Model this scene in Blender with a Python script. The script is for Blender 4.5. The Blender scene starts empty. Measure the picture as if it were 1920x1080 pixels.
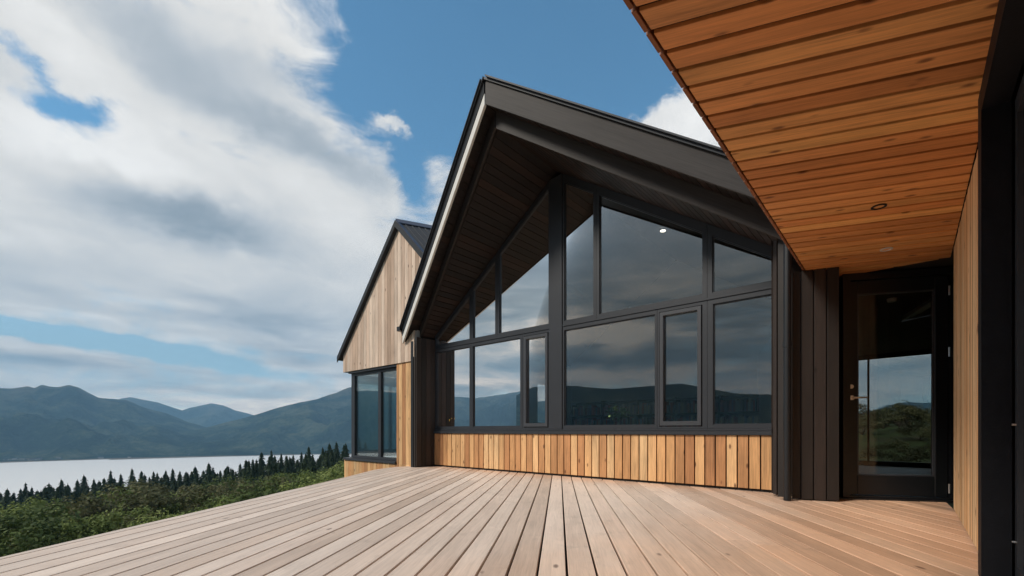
import bpy, bmesh, math, random
from mathutils import Vector, noise as mnoise
random.seed(7)
rad = math.radians
SC = bpy.context.scene
COL = SC.collection

# ------------------------------------------------------------------ camera
FX, CX, HY, EYE = 852.0, 960.0, 808.0, 0.75      # pixels of the 1920 wide photo; eye height above the deck
cd = bpy.data.cameras.new('camera')
cam = bpy.data.objects.new('camera', cd); COL.objects.link(cam)
cam.location = (0, 0, 0); cam.rotation_euler = (rad(90), 0, 0)
cd.sensor_width = 36; cd.lens = FX/1920*36
cd.shift_y = (HY-540)/1920
cd.clip_start = 0.05; cd.clip_end = 60000
SC.camera = cam

# ------------------------------------------------------------------ light
SUN_AZ, SUN_EL = -114.0, 39.0        # azimuth from +Y towards +X
sd = bpy.data.lights.new('sun', 'SUN'); sd.energy = 3.1; sd.angle = rad(14); sd.color = (1.0, 0.93, 0.83)
sun = bpy.data.objects.new('sun', sd); COL.objects.link(sun)
_v = Vector((math.sin(rad(SUN_AZ))*math.cos(rad(SUN_EL)), math.cos(rad(SUN_AZ))*math.cos(rad(SUN_EL)), math.sin(rad(SUN_EL))))
sun.rotation_euler = _v.to_track_quat('Z', 'Y').to_euler()
SC.view_settings.view_transform = 'Standard'; SC.view_settings.look = 'None'
SC.view_settings.exposure = 0.2; SC.view_settings.gamma = 1.0
SC.cycles.max_bounces = 8; SC.cycles.transparent_max_bounces = 16; SC.cycles.volume_bounces = 0

# ------------------------------------------------------------------ sky
W = bpy.data.worlds.new('World'); SC.world = W; W.use_nodes = True
def azel(px, py):
    x = (px-CX)/FX; z = (HY-py)/FX
    return math.atan2(x, 1), math.atan2(z, math.hypot(x, 1))
class NT:
    """little helper to write node graphs"""
    def __init__(s, tree): s.t = tree; s.n = tree.nodes; s.l = tree.links
    def put(s, sock, v):
        if isinstance(v, bpy.types.NodeSocket): s.l.new(v, sock)
        elif v is not None:
            try: sock.default_value = v
            except Exception: sock.default_value = (*v, 1)
    def m(s, op, a, b=None, c=None, clamp=False):
        n = s.n.new('ShaderNodeMath'); n.operation = op; n.use_clamp = clamp
        for i, v in enumerate((a, b, c)): s.put(n.inputs[i], v)
        return n.outputs[0]
    def noise(s, vec, scale, detail=4, rough=.5, dist=0, out=0):
        n = s.n.new('ShaderNodeTexNoise'); s.put(n.inputs['Vector'], vec); n.inputs['Scale'].default_value = scale
        n.inputs['Detail'].default_value = detail; n.inputs['Roughness'].default_value = rough; n.inputs['Distortion'].default_value = dist
        return n.outputs[out]
    def ss(s, v, a, b, lo=0, hi=1):
        n = s.n.new('ShaderNodeMapRange'); n.interpolation_type = 'SMOOTHSTEP'; s.put(n.inputs[0], v)
        for i, q in enumerate((a, b, lo, hi)): n.inputs[i+1].default_value = q
        return n.outputs[0]
    def mix(s, f, a, b, mode='MIX'):
        n = s.n.new('ShaderNodeMix'); n.data_type = 'RGBA'; n.blend_type = mode; n.clamp_factor = True
        s.put(n.inputs[0], f); s.put(n.inputs[6], a); s.put(n.inputs[7], b); return n.outputs[2]
    def comb(s, x, y, z):
        n = s.n.new('ShaderNodeCombineXYZ')
        for i, v in enumerate((x, y, z)): s.put(n.inputs[i], v)
        return n.outputs[0]
    def sep(s, v):
        n = s.n.new('ShaderNodeSeparateXYZ'); s.l.new(v, n.inputs[0]); return n.outputs
    def ramp(s, f, stops):
        n = s.n.new('ShaderNodeValToRGB'); s.l.new(f, n.inputs[0]); e = n.color_ramp.elements
        while len(e) < len(stops): e.new(.5)
        for k, (p, c) in zip(e, stops): k.position = p; k.color = (*c, 1)
        return n.outputs[0]
def build_world():
    g = NT(W.node_tree); g.n.clear()
    sky = g.n.new('ShaderNodeTexSky'); sky.sky_type = 'NISHITA'; sky.sun_disc = False
    sky.sun_elevation = rad(SUN_EL); sky.sun_rotation = rad(SUN_AZ); sky.altitude = 100
    sky.air_density = 1.0; sky.dust_density = .6; sky.ozone_density = 2.0
    tc = g.n.new('ShaderNodeTexCoord'); d = tc.outputs['Generated']
    x, y, z = g.sep(d)
    az0 = g.m('ARCTAN2', x, y); el0 = g.m('ARCSINE', z); az = az0; el = el0
    zc = g.m('ADD', g.m('MAXIMUM', z, 0.0), 0.10)
    p = g.comb(g.m('DIVIDE', x, zc), g.m('DIVIDE', y, zc), 0.0)         # a cloud deck seen in perspective
    big = g.noise(p, .55, 8, .58, .35)
    ae = g.comb(az, g.m('MULTIPLY', el, 2.2), 0.7)
    fine = g.noise(ae, 7.0, 8, .66, .5)
    wob = g.noise(ae, 2.6, 5, .6, .4)
    w1 = g.n.new('ShaderNodeTexNoise'); g.l.new(g.comb(az0, g.m('MULTIPLY', el0, 1.4), 2.2), w1.inputs['Vector']); w1.inputs['Scale'].default_value = 5.0; w1.inputs['Detail'].default_value = 8; w1.inputs['Roughness'].default_value = .62
    wr, wg, wb = g.sep(w1.outputs['Color'])
    az = g.m('ADD', az0, g.m('MULTIPLY', g.m('SUBTRACT', wr, .5), .16)); el = g.m('ADD', el0, g.m('MULTIPLY', g.m('MULTIPLY', g.m('SUBTRACT', wg, .5), g.ss(el0, .02, .4, .25, 1.0)), .15))
    def blob(px, py, rx, ry, tilt=0, sharp=2.0, ang=False):
        if ang: a0, e0, sx, sy = rad(px), py, rad(rx), ry
        else:
            a0, e0 = azel(px, py); sx = abs(azel(px+rx, py)[0]-azel(px-rx, py)[0])/2; sy = abs(azel(px, py+ry)[1]-azel(px, py-ry)[1])/2
        da = g.m('SUBTRACT', az, a0); de = g.m('SUBTRACT', el, e0)
        if tilt:
            c, s_ = math.cos(rad(tilt)), math.sin(rad(tilt))
            da2 = g.m('ADD', g.m('MULTIPLY', da, c), g.m('MULTIPLY', de, s_)); de = g.m('SUBTRACT', g.m('MULTIPLY', de, c), g.m('MULTIPLY', da, s_)); da = da2
        q = g.m('ADD', g.m('POWER', g.m('ABSOLUTE', g.m('DIVIDE', da, sx)), sharp), g.m('POWER', g.m('ABSOLUTE', g.m('DIVIDE', de, sy)), sharp))
        return g.m('EXPONENT', g.m('MULTIPLY', q, -1.0))
    # coverage: mostly cloudy, open blue where the gaps are
    cov = g.m('ADD', .62, g.m('MULTIPLY', g.m('SUBTRACT', big, .5), .9))
    cov = g.m('ADD', cov, g.m('MULTIPLY', g.m('SUBTRACT', fine, .5), .95))
    cov = g.m('ADD', cov, g.m('MULTIPLY', g.m('SUBTRACT', wob, .5), .35))
    for b, k in ((blob(300, 250, 420, 330, 0, 4), .20), (blob(360, 520, 520, 110, 0, 4), .22),
                 (blob(700, 560, 300, 130, 0, 3), .20), (blob(1290, 245, 185, 72, -14), 1.2), (blob(738, 252, 36, 18, -10), .60), (blob(690, 335, 110, 55, 0), .35),
                 (blob(1010, 120, 350, 200, 0, 4), -1.05), (blob(770, 350, 42, 52, 0), -.62), (blob(1130, -260, 420, 230, 0, 4), -.9),
                 (blob(95, 185, 85, 40, 5), -.62), (blob(40, 100, 90, 26, -25), -.34),
                 (blob(60, 622, 230, 20, -5, 3), -.60), (blob(300, 665, 260, 16, -6, 3), -.52), (blob(520, 660, 150, 10, 0), -.2)):
        cov = g.m('ADD', cov, g.m('MULTIPLY', b, k))
    cov = g.m('ADD', cov, g.m('MULTIPLY', blob(-108, .42, 34, .26, 0, 2.5, True), .5))
    alpha = g.ss(cov, .28, .72)
    # shade: grey bellies and bright tops
    sh = g.m('ADD', .80, g.m('MULTIPLY', g.m('SUBTRACT', g.noise(p, 1.1, 6, .55, .6), .5), -.50))
    streak = g.noise(g.comb(az0, g.m('MULTIPLY', el0, 6.0), 3.1), 5.5, 6, .55, .5)
    low = g.ss(el, .30, .05)
    sh = g.m('ADD', sh, g.m('MULTIPLY', g.m('MULTIPLY', g.m('SUBTRACT', streak, .50), low), 2.0))
    sh = g.m('ADD', sh, g.m('MULTIPLY', g.m('SUBTRACT', fine, .5), .40))
    for b, k in ((blob(370, 415, 190, 46, -4, 2.5), -.50), (blob(540, 262, 230, 38, -10), -.36), (blob(280, 70, 190, 60, 0), -.22), (blob(470, 600, 120, 30, 0), -.20), (blob(120, 500, 180, 30, 0), -.12),
                 (blob(560, 165, 130, 45, 0), -.12), (blob(90, 40, 160, 60, 0), .18), (blob(130, 290, 220, 70, 0), .26),
                 (blob(60, 440, 130, 80, 0), .10), (blob(560, 590, 110, 22, 0), -.16), (blob(60, 675, 120, 12, 0), -.22),
                 (blob(640, 130, 40, 130, 0), .12), (blob(1300, 235, 120, 60), .10), (blob(-98, .46, 40, .24, 0, 2.5, True), -.27), (blob(-112, .150, 18, .020, 0, 2, True), -.45), (blob(-118, .235, 10, .035, 0, 2, True), -.30), (blob(-94, .165, 9, .022, 0, 2, True), .40), (blob(-108, .205, 8, .026, 0, 2, True), 1.15), (blob(-108, .115, 22, .012, 0, 2, True), .50), (blob(-118, .36, 26, .10, 0, 2, True), .16), (blob(-90, .33, 12, .20, 0, 2, True), -.26)):
        sh = g.m('ADD', sh, g.m('MULTIPLY', b, k))
    # heavier cloud to the south west, behind the viewer
    back = g.ss(g.m('MULTIPLY', y, -1.0), -.45, .35)
    sh = g.m('SUBTRACT', sh, g.m('MULTIPLY', back, .22))
    bst = g.noise(g.comb(az0, g.m('MULTIPLY', el0, 6.0), 8.1), 5.0, 7, .6, .8)
    bk = g.m('MULTIPLY', g.ss(az0, rad(-72), rad(-86)), g.ss(el0, .42, .22))
    sh = g.m('ADD', sh, g.m('MULTIPLY', g.m('MULTIPLY', g.m('SUBTRACT', bst, .5), bk), 1.6))
    thin = g.ss(cov, .95, .55)                        # thin edges glow
    sh = g.m('ADD', sh, g.m('MULTIPLY', thin, .06))
    ccol = g.ramp(sh, [(0.0, (.14, .16, .19)), (.38, (.29, .34, .39)), (.62, (.50, .53, .56)), (.85, (.76, .745, .72)), (1.0, (.93, .91, .88))])
    warm = g.m('MULTIPLY', g.ss(el0, .20, .02), .85)
    ccol = g.mix(warm, ccol, g.mix(1.0, ccol, (1.0, .84, .68, 1), 'MULTIPLY'))
    w2 = g.m('MULTIPLY', g.ss(az0, rad(-76), rad(-88)), g.m('MULTIPLY', g.ss(el0, .40, .26), .9))
    ccol = g.mix(w2, ccol, g.mix(1.0, ccol, (1.0, .86, .70, 1), 'MULTIPLY'))
    blue = g.mix(1.0, sky.outputs[0], (.086, .141, .146, 1), 'MULTIPLY')
    blue = g.mix(g.m('MULTIPLY', g.ss(el0, .40, .06), .62), blue, (.52, .64, .70, 1))
    fin = g.mix(alpha, blue, ccol)
    lowb = g.m('ADD', 1.0, g.m('MULTIPLY', g.ss(el0, .15, .01), .85))
    vv = g.n.new('ShaderNodeVectorMath'); vv.operation = 'SCALE'; g.l.new(fin, vv.inputs[0]); g.l.new(lowb, vv.inputs['Scale']); fin = vv.outputs[0]
    # soft brightening of the haze line low down
    bg = g.n.new('ShaderNodeBackground'); g.l.new(fin, bg.inputs[0]); bg.inputs[1].default_value = 1.0
    o = g.n.new('ShaderNodeOutputWorld'); g.l.new(bg.outputs[0], o.inputs[0])
build_world()

# ------------------------------------------------------------------ object helpers
def setp(o, label=None, cat=None, group=None, kind=None):
    if label: o['label'] = label
    if cat: o['category'] = cat
    if group: o['group'] = group
    if kind: o['kind'] = kind
    return o
def empty(name, loc=(0, 0, 0), **k):
    o = bpy.data.objects.new(name, None); COL.objects.link(o); o.location = loc; o.empty_display_size = .2
    return setp(o, **k)
class MB:
    """collects faces (with a grain coordinate per vertex) and links them as one mesh object"""
    def __init__(s): s.v = []; s.f = []; s.g = []; s.mi = []
    def add(s, verts, faces, g=None, mi=0):
        n = len(s.v); s.v += [tuple(q) for q in verts]
        s.g += g if g else [(q[2], q[0]+q[1], 0) for q in verts]
        s.f += [tuple(n+i for i in f) for f in faces]; s.mi += [mi]*len(faces)
    def prism(s, bot, top, g=None, mi=0):
        n = len(bot)
        faces = [tuple(reversed(range(n))), tuple(range(n, 2*n))]+[(i, (i+1) % n, n+(i+1) % n, n+i) for i in range(n)]
        s.add(list(bot)+list(top), faces, (g+g) if g else None, mi)
    def box(s, c, ax, ay, az_, mi=0, g=None):
        """box from corner c along three edge vectors"""
        c = Vector(c); ax, ay, az_ = Vector(ax), Vector(ay), Vector(az_)
        bot = [c, c+ax, c+ax+ay, c+ay]
        if ax.cross(ay).dot(az_) < 0: bot.reverse()
        r = random.random()
        L = max((ax, ay, az_), key=lambda q: q.length)
        u = L.normalized(); oth = [q for q in (ax, ay, az_) if q is not L]; w = oth[0].normalized()+oth[1].normalized()
        vs = bot+[q+az_ for q in bot]
        gg = [(u.dot(q), w.dot(q), r) for q in vs]
        s.add(vs, [(3, 2, 1, 0), (4, 5, 6, 7), (0, 1, 5, 4), (1, 2, 6, 5), (2, 3, 7, 6), (3, 0, 4, 7)], gg, mi)
    def tube(s, pts, rs, n=12, mi=0):
        pts = [Vector(p) for p in pts]; rings = []
        for i, p in enumerate(pts):
            d = (pts[min(i+1, len(pts)-1)]-pts[max(i-1, 0)]).normalized()
            a = d.orthogonal().normalized(); b = d.cross(a)
            r = rs[i] if isinstance(rs, (list, tuple)) else rs
            rings.append([p+(a*math.cos(k*2*math.pi/n)+b*math.sin(k*2*math.pi/n))*r for k in range(n)])
        vs = [q for r in rings for q in r]; fs = []
        for i in range(len(rings)-1):
            for k in range(n): fs.append((i*n+k, i*n+(k+1) % n, (i+1)*n+(k+1) % n, (i+1)*n+k))
        fs += [tuple(reversed(range(n))), tuple(range((len(rings)-1)*n, len(rings)*n))]
        s.add(vs, fs, mi=mi)
    def build(s, name, mats, parent=None, smooth=False, bevel=0, **k):
        me = bpy.data.meshes.new(name); me.from_pydata(s.v, [], s.f); me.update()
        for m in (mats if isinstance(mats, (list, tuple)) else [mats]): me.materials.append(m)
        me.polygons.foreach_set('material_index', s.mi)
        if smooth: me.polygons.foreach_set('use_smooth', [True]*len(me.polygons))
        a = me.attributes.new('gc', 'FLOAT_VECTOR', 'POINT'); a.data.foreach_set('vector', [c for q in s.g for c in q])
        o = bpy.data.objects.new(name, me); COL.objects.link(o)
        if parent: o.parent = parent; o.matrix_parent_inverse = parent.matrix_world.inverted() if False else o.matrix_parent_inverse
        if parent and parent.parent is None and parent.type == 'EMPTY': pass
        if bevel:
            b = o.modifiers.new('bevel', 'BEVEL'); b.width = bevel; b.segments = 1; b.limit_method = 'ANGLE'
        return setp(o, **k)
def clip(poly, a, b, c):
    """keep a*x+b*y<=c"""
    out = []
    for i in range(len(poly)):
        p, q = poly[i], poly[(i+1) % len(poly)]
        dp, dq = a*p[0]+b*p[1]-c, a*q[0]+b*q[1]-c
        if dp <= 0: out.append(p)
        if (dp < 0 < dq) or (dq < 0 < dp):
            t = dp/(dp-dq); out.append((p[0]+(q[0]-p[0])*t, p[1]+(q[1]-p[1])*t))
    return out
def area(p): return sum(p[i][0]*p[(i+1) % len(p)][1]-p[(i+1) % len(p)][0]*p[i][1] for i in range(len(p)))/2
def boards(mb, O, U, V, Wn, poly, pitch, gap, thick, phase=0.0, joint=None, jit=0.0, seed=1):
    """boards running along U, laid side by side along V, filling poly (in u,v), standing off along Wn"""
    rr = random.Random(seed)
    O, U, V, Wn = Vector(O), Vector(U).normalized(), Vector(V).normalized(), Vector(Wn).normalized()
    v0 = min(p[1] for p in poly); v1 = max(p[1] for p in poly)
    k = math.floor((v0-phase)/pitch)
    while phase+k*pitch < v1:
        a, b = phase+k*pitch+gap/2, phase+(k+1)*pitch-gap/2; k += 1
        st = clip(clip(poly, 0, 1, b), 0, -1, -a)
        if len(st) < 3 or abs(area(st)) < 1e-4: continue
        u0 = min(p[0] for p in st); u1 = max(p[0] for p in st)
        cuts = [u0-1]
        if joint:
            c = u0-rr.random()*joint
            while c < u1:
                if c > u0+.25 and c < u1-.25: cuts.append(c)
                c += joint*(.75+.5*rr.random())
        cuts.append(u1+1)
        for i in range(len(cuts)-1):
            pc = clip(clip(st, 1, 0, cuts[i+1]-.0015), -1, 0, -(cuts[i]+.0015))
            if len(pc) < 3 or abs(area(pc)) < 1e-4: continue
            if area(pc) < 0: pc = pc[::-1]
            r = rr.random(); off = rr.random()*jit; o1 = rr.random()*30
            th = thick+off
            bot = [O+U*p[0]+V*p[1] for p in pc]; top = [q+Wn*th for q in bot]
            g = [(p[0]+o1, p[1], r) for p in pc]
            if U.cross(V).dot(Wn) < 0: bot.reverse(); top.reverse(); g.reverse()
            n = len(bot)
            gg = g+g
            mb.add(bot+top, [tuple(reversed(range(n))), tuple(range(n, 2*n))]+[(i2, (i2+1) % n, n+(i2+1) % n, n+i2) for i2 in range(n)], gg)

# ------------------------------------------------------------------ materials
def mat(name):
    m = bpy.data.materials.new(name); m.use_nodes = True; g = NT(m.node_tree)
    return m, g, g.n['Principled BSDF'], g.n['Material Output']
def wood(name, c1, c2, c3, rough=.65, grain=.5, knots=.5, bump=.25, tint=None, spec=.35, dirt=None):
    """c1..c3: colours boards vary between; grain runs along the board"""
    m, g, b, out = mat(name)
    at = g.n.new('ShaderNodeAttribute'); at.attribute_name = 'gc'
    l, w, r = g.sep(at.outputs['Vector'])
    r10 = g.m('MULTIPLY', r, 53.0)
    col = g.ramp(r, [(0.0, c1), (.5, c2), (1.0, c3)])
    r2 = g.m('FRACT', g.m('MULTIPLY', r, 7.31))
    v1 = g.noise(g.comb(g.m('MULTIPLY', l, 1.6), g.m('MULTIPLY', w, 34.0), r10), 1.0, 5, .6, 1.2)
    v2 = g.noise(g.comb(g.m('MULTIPLY', l, 6.0), g.m('MULTIPLY', w, 160.0), r10), 1.0, 3, .6, .3)
    v3 = g.noise(g.comb(g.m('MULTIPLY', l, 1.1), g.m('MULTIPLY', w, 4.0), r10), 1.0, 3, .5, .2)
    gr = g.m('ADD', g.m('MULTIPLY', g.m('SUBTRACT', v1, .5), 1.2*grain), g.m('MULTIPLY', g.m('SUBTRACT', v2, .5), .7*grain))
    gr = g.m('ADD', gr, g.m('MULTIPLY', g.m('SUBTRACT', v3, .5), .9*grain))
    f = g.m('ADD', g.m('ADD', 1.0, gr), g.m('MULTIPLY', g.m('SUBTRACT', r2, .5), .28))
    n = g.n.new('ShaderNodeVectorMath'); n.operation = 'SCALE'; g.l.new(col, n.inputs[0]); g.l.new(f, n.inputs['Scale'])
    col = n.outputs[0]
    if knots:
        vo = g.n.new('ShaderNodeTexVoronoi'); vo.feature = 'F1'; vo.inputs['Scale'].default_value = 1.0
        g.l.new(g.comb(g.m('MULTIPLY', l, 4.6), g.m('MULTIPLY', w, 11.0), r10), vo.inputs['Vector'])
        cell = g.sep(vo.outputs['Color'])[0]
        on = g.m('GREATER_THAN', cell, 1-.45*knots)
        kn = g.m('MULTIPLY', g.ss(vo.outputs['Distance'], .23, .07), on)
        col = g.mix(g.m('MULTIPLY', kn, .85), col, (c1[0]*.25, c1[1]*.2, c1[2]*.2, 1))
    if dirt: col = dirt(g, col)
    g.l.new(col, b.inputs['Base Color'])
    b.inputs['Roughness'].default_value = rough; b.inputs['Specular IOR Level'].default_value = spec
    bp = g.n.new('ShaderNodeBump'); bp.inputs['Strength'].default_value = bump; bp.inputs['Distance'].default_value = .002
    g.l.new(g.m('ADD', v1, g.m('MULTIPLY', v2, .6)), bp.inputs['Height']); g.l.new(bp.outputs[0], b.inputs['Normal'])
    return m
def plain(name, c, rough=.5, metal=0, var=.12, scale=6.0, bump=0.0, spec=.5, emit=None):
    m, g, b, out = mat(name)
    tc = g.n.new('ShaderNodeTexCoord')
    v = g.noise(tc.outputs['Object'], scale, 5, .6)
    k = g.m('ADD', 1.0, g.m('MULTIPLY', g.m('SUBTRACT', v, .5), var*2))
    n = g.n.new('ShaderNodeVectorMath'); n.operation = 'SCALE'; n.inputs[0].default_value = c; g.l.new(k, n.inputs['Scale'])
    g.l.new(n.outputs[0], b.inputs['Base Color']); b.inputs['Roughness'].default_value = rough; b.inputs['Metallic'].default_value = metal
    b.inputs['Specular IOR Level'].default_value = spec
    if bump:
        bp = g.n.new('ShaderNodeBump'); bp.inputs['Strength'].default_value = bump; bp.inputs['Distance'].default_value = .003
        g.l.new(g.noise(tc.outputs['Object'], scale*8, 4), bp.inputs['Height']); g.l.new(bp.outputs[0], b.inputs['Normal'])
    if emit: b.inputs['Emission Color'].default_value = (*emit[0], 1); b.inputs['Emission Strength'].default_value = emit[1]
    return m
def glass(name, tint, base=.10, gain=1.0, ior=1.6, wave=.0):
    m, g, b, out = mat(name); g.n.remove(b)
    tr = g.n.new('ShaderNodeBsdfTransparent'); tr.inputs[0].default_value = (*tint, 1)
    gl = g.n.new('ShaderNodeBsdfGlossy'); gl.inputs['Roughness'].default_value = .004; gl.inputs[0].default_value = (1, .97, .94, 1)
    fr = g.n.new('ShaderNodeFresnel'); fr.inputs[0].default_value = ior
    if wave:
        tc = g.n.new('ShaderNodeTexCoord'); bp = g.n.new('ShaderNodeBump'); bp.inputs['Strength'].default_value = wave; bp.inputs['Distance'].default_value = .01
        g.l.new(g.noise(tc.outputs['Object'], 1.3, 2), bp.inputs['Height']); g.l.new(bp.outputs[0], gl.inputs['Normal'])
    f = g.m('ADD', base, g.m('MULTIPLY', fr.outputs[0], gain), clamp=True)
    mx = g.n.new('ShaderNodeMixShader'); g.l.new(f, mx.inputs[0]); g.l.new(tr.outputs[0], mx.inputs[1]); g.l.new(gl.outputs[0], mx.inputs[2])
    g.l.new(mx.outputs[0], out.inputs[0]); return m

def fac_dir():
    A = Vector((-975, 852, 0)).normalized(); return A
A = fac_dir()
C = Vector((-A.y*-1, A.x*-1, 0))               # perpendicular to A, pointing away from the viewer
C = Vector((A.y, -A.x, 0))
N = Vector((C.y, -C.x, 0))                     # to the right of C
R0 = Vector((3.1616, 5.5086, 0))
Z = Vector((0, 0, 1))
def deck_dirt(g, col):
    # boards sheltered by the facade and the porch keep their fresh orange colour
    ge = g.n.new('ShaderNodeNewGeometry'); px, py, pz = g.sep(ge.outputs['Position'])
    t = g.m('ADD', g.m('MULTIPLY', g.m('SUBTRACT', px, R0.x), -C.x), g.m('MULTIPLY', g.m('SUBTRACT', py, R0.y), -C.y))
    d = g.m('ADD', g.m('MULTIPLY', px, N.x), g.m('MULTIPLY', py, N.y))
    no = g.m('MULTIPLY', g.m('SUBTRACT', g.noise(ge.outputs['Position'], 1.4, 4, .6), .5), 1.2)
    a = g.ss(g.m('ADD', t, g.m('MULTIPLY', no, .5)), .75, .0)
    b = g.ss(g.m('ADD', d, no), -2.3, -.1)
    k = g.m('MAXIMUM', g.m('MULTIPLY', a, .45), g.m('MULTIPLY', b, .80))
    col = g.mix(k, col, g.mix(1.0, col, (1.12, .82, .58, 1), 'MULTIPLY'))
    pt = g.ss(g.noise(ge.outputs['Position'], .8, 5, .65), .38, .62)
    col = g.mix(g.m('MULTIPLY', pt, .25), col, g.mix(1.0, col, (.88, .87, .88, 1), 'MULTIPLY'))
    st = g.ss(g.noise(ge.outputs['Position'], 3.5, 6, .7), .56, .74)
    return g.mix(g.m('MULTIPLY', st, .22), col, (.16, .12, .09, 1))
M = {}
M['deck'] = wood('deck_larch', (.57, .445, .36), (.64, .515, .43), (.71, .595, .51), rough=.55, grain=.46, knots=.12, bump=.5, dirt=deck_dirt)
M['larch'] = wood('larch_cladding', (.43, .20, .085), (.61, .335, .145), (.73, .47, .24), rough=.6, grain=1.0, knots=.9)
M['larch_old'] = wood('weathered_larch', (.47, .33, .24), (.58, .43, .33), (.68, .54, .43), rough=.7, grain=.8, knots=.4)
M['porch_larch'] = wood('shade_lifted_larch', (.68, .39, .18), (.80, .52, .27), (.86, .63, .37), rough=.6, grain=.8, knots=.8)  # paler larch copy: light missing in the porch shade is put into the colour
M['soffit'] = wood('porch_soffit_larch', (.54, .215, .070), (.64, .285, .10), (.74, .38, .13), rough=.5, grain=.85, knots=1.1)
M['edge'] = wood('porch_edge_larch', (.20, .075, .030), (.24, .09, .04), (.26, .11, .05), rough=.6, grain=.4, knots=.2)
M['dark_soffit'] = wood('dark_soffit_boards', (.012, .009, .007), (.017, .011, .009), (.030, .016, .011), rough=.6, grain=.5, knots=.2)
M['dark_board'] = wood('black_brown_boards', (.017, .013, .011), (.025, .018, .015), (.035, .024, .020), rough=.6, grain=.8, knots=.15, spec=.4)
M['fascia'] = wood('charcoal_fascia', (.044, .039, .037), (.050, .044, .041), (.056, .046, .043), rough=.6, grain=.7, knots=.1, spec=.25)
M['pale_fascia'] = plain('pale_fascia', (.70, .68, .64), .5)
M['frame'] = plain('window_frame_paint', (.031, .034, .040), .40, var=.15, scale=2.5, spec=.35)
M['sash'] = plain('sash_paint', (.046, .049, .056), .36, var=.1)
M['black'] = plain('black_metal', (.008, .009, .011), .42, var=.15)
M['blackcol'] = plain('black_column_paint', (.006, .007, .010), .6, var=.5, scale=14, bump=.3, spec=.2)
M['roof'] = plain('roof_metal', (.024, .028, .036), .6, metal=0, var=.2)
M['steel'] = plain('brushed_steel', (.78, .77, .75), .3, metal=1)
M['under'] = plain('gap_dark', (.012, .009, .007), .9)
M['plaster'] = plain('plaster', (.42, .42, .40), .8, var=.03)
M['ceil'] = plain('dark_ceiling', (.05, .045, .04), .8, var=.05)
M['lobby_ceiling'] = plain('brown_lobby_ceiling', (.16, .10, .075), .7)
M['floor'] = plain('timber_floor', (.16, .12, .09), .5)
M['glass'] = glass('window_glass', (.80, .83, .83), .085, 1.15, 1.55)
M['glass_annex'] = glass('annex_glass', (.92, 1.0, 1.0), .03, .8, 1.5)
M['glass_door'] = glass('door_glass', (.84, .85, .84), .01, .8, 1.5)
M['lamp'] = plain('lamp_glow', (.9, .9, .9), .4, emit=((1, .88, .72), 6.0))
M['lamp_off'] = plain('lamp_lens', (.75, .72, .68), .25)

# ------------------------------------------------------------------ plan geometry
DK = -EYE
def g2(px, py, z=DK):
    Y = FX*z/(HY-py); return Vector(((px-CX)/FX*Y, Y, z))
def ons(px, py, t=0.0):
    u = (px-CX)/FX; P = R0-C*t
    s = (P.x-u*P.y)/(u*A.y-A.x); Y = P.y+s*A.y
    return s, (HY-py)/FX*Y
def F(s, t, z): return R0+A*s-C*t+Z*z
def D(d, t, z): return C*t+N*d+Z*z
SR, Z0, ML, MR = 3.2, 4.36, .735, .66
def sofz(s): return Z0-(ML if s > SR else MR)*abs(s-SR)

# ================================================================== DECK
B = Vector((88, 852, 0)).normalized(); Bp = Vector((B.y, -B.x, 0))
def to_uv(P, U, V, O=Vector((0, 0, 0))): q = P-O; return (q.dot(U), q.dot(V))
corners = [Vector((-3.40, -2.0, 0)), Vector((-3.04, 2.70, 0)), Vector((-2.70, 7.4, 0)), Vector((-2.66, 8.75, 0)), Vector((-2.50, 9.35, 0)),
           Vector((-1.95, 10.0, 0)), F(6.9, -.25, 0), F(0, -.10, 0), Vector((3.7, 5.6, 0)), Vector((4.9, 5.2, 0)), D(.33, 5.9, 0), D(.33, -2.2, 0)]
mb = MB()
TH = .028
# the deck outline is cut into convex pieces at board joints by clipping the strip polygon of each board
pl = [to_uv(p, B, Bp) for p in corners]
boards(mb, Vector((0, 0, DK-TH)), B, Bp, Z, pl, .1565, .0135, TH, phase=.043, joint=16, jit=.0012, seed=3)
mb.build('timber_deck', M['deck'], bevel=.0025, kind='structure', label='pale larch board deck with open joints in front of the house', cat='deck')
mb = MB(); lowp = [p+Z*(DK-TH-.05) for p in corners]
mb.prism([p-Z*.25 for p in lowp], lowp)
mb.build('deck_base', M['under'], kind='structure', label='dark substructure under the deck boards', cat='deck')

# ================================================================== MAIN HOUSE
house = empty('timber_house', F(3.2, 0, DK), label='larch clad house with big gabled window wall and boarded entrance porch', cat='house')
INV = None
_build = MB.build
def P(mb_, name, m, parent=None, **k):
    o = _build(mb_, name, m, None, **k); par = parent or house
    o.parent = par; bpy.context.view_layer.update()
    o.matrix_parent_inverse = par.matrix_world.inverted(); return o
bpy.context.view_layer.update()

# larch panel below the window
mb = MB()
boards(mb, F(0, 0.005, 0), Z, A, -C, [(DK+.035, -.01), (-.055, -.01), (-.055, 6.50), (DK+.035, 6.50)], .1325, .016, .022, phase=-.005, jit=.002, seed=11)
P(mb, 'larch_panel', M['larch'], bevel=.002)
mb = MB(); mb.box(F(-.05, 0.0, DK-.15), A*6.6, C*.15, Z*(.75+.15-.06)); P(mb, 'wall', M['under'])
# sill
mb = MB(); mb.box(F(-.02, .060, -.052), A*6.53, C*.20, Z*.050); mb.box(F(-.02, .035, .0), A*6.53, C*.16, Z*.030); P(mb, 'window_sill', M['frame'], bevel=.003)
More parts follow.
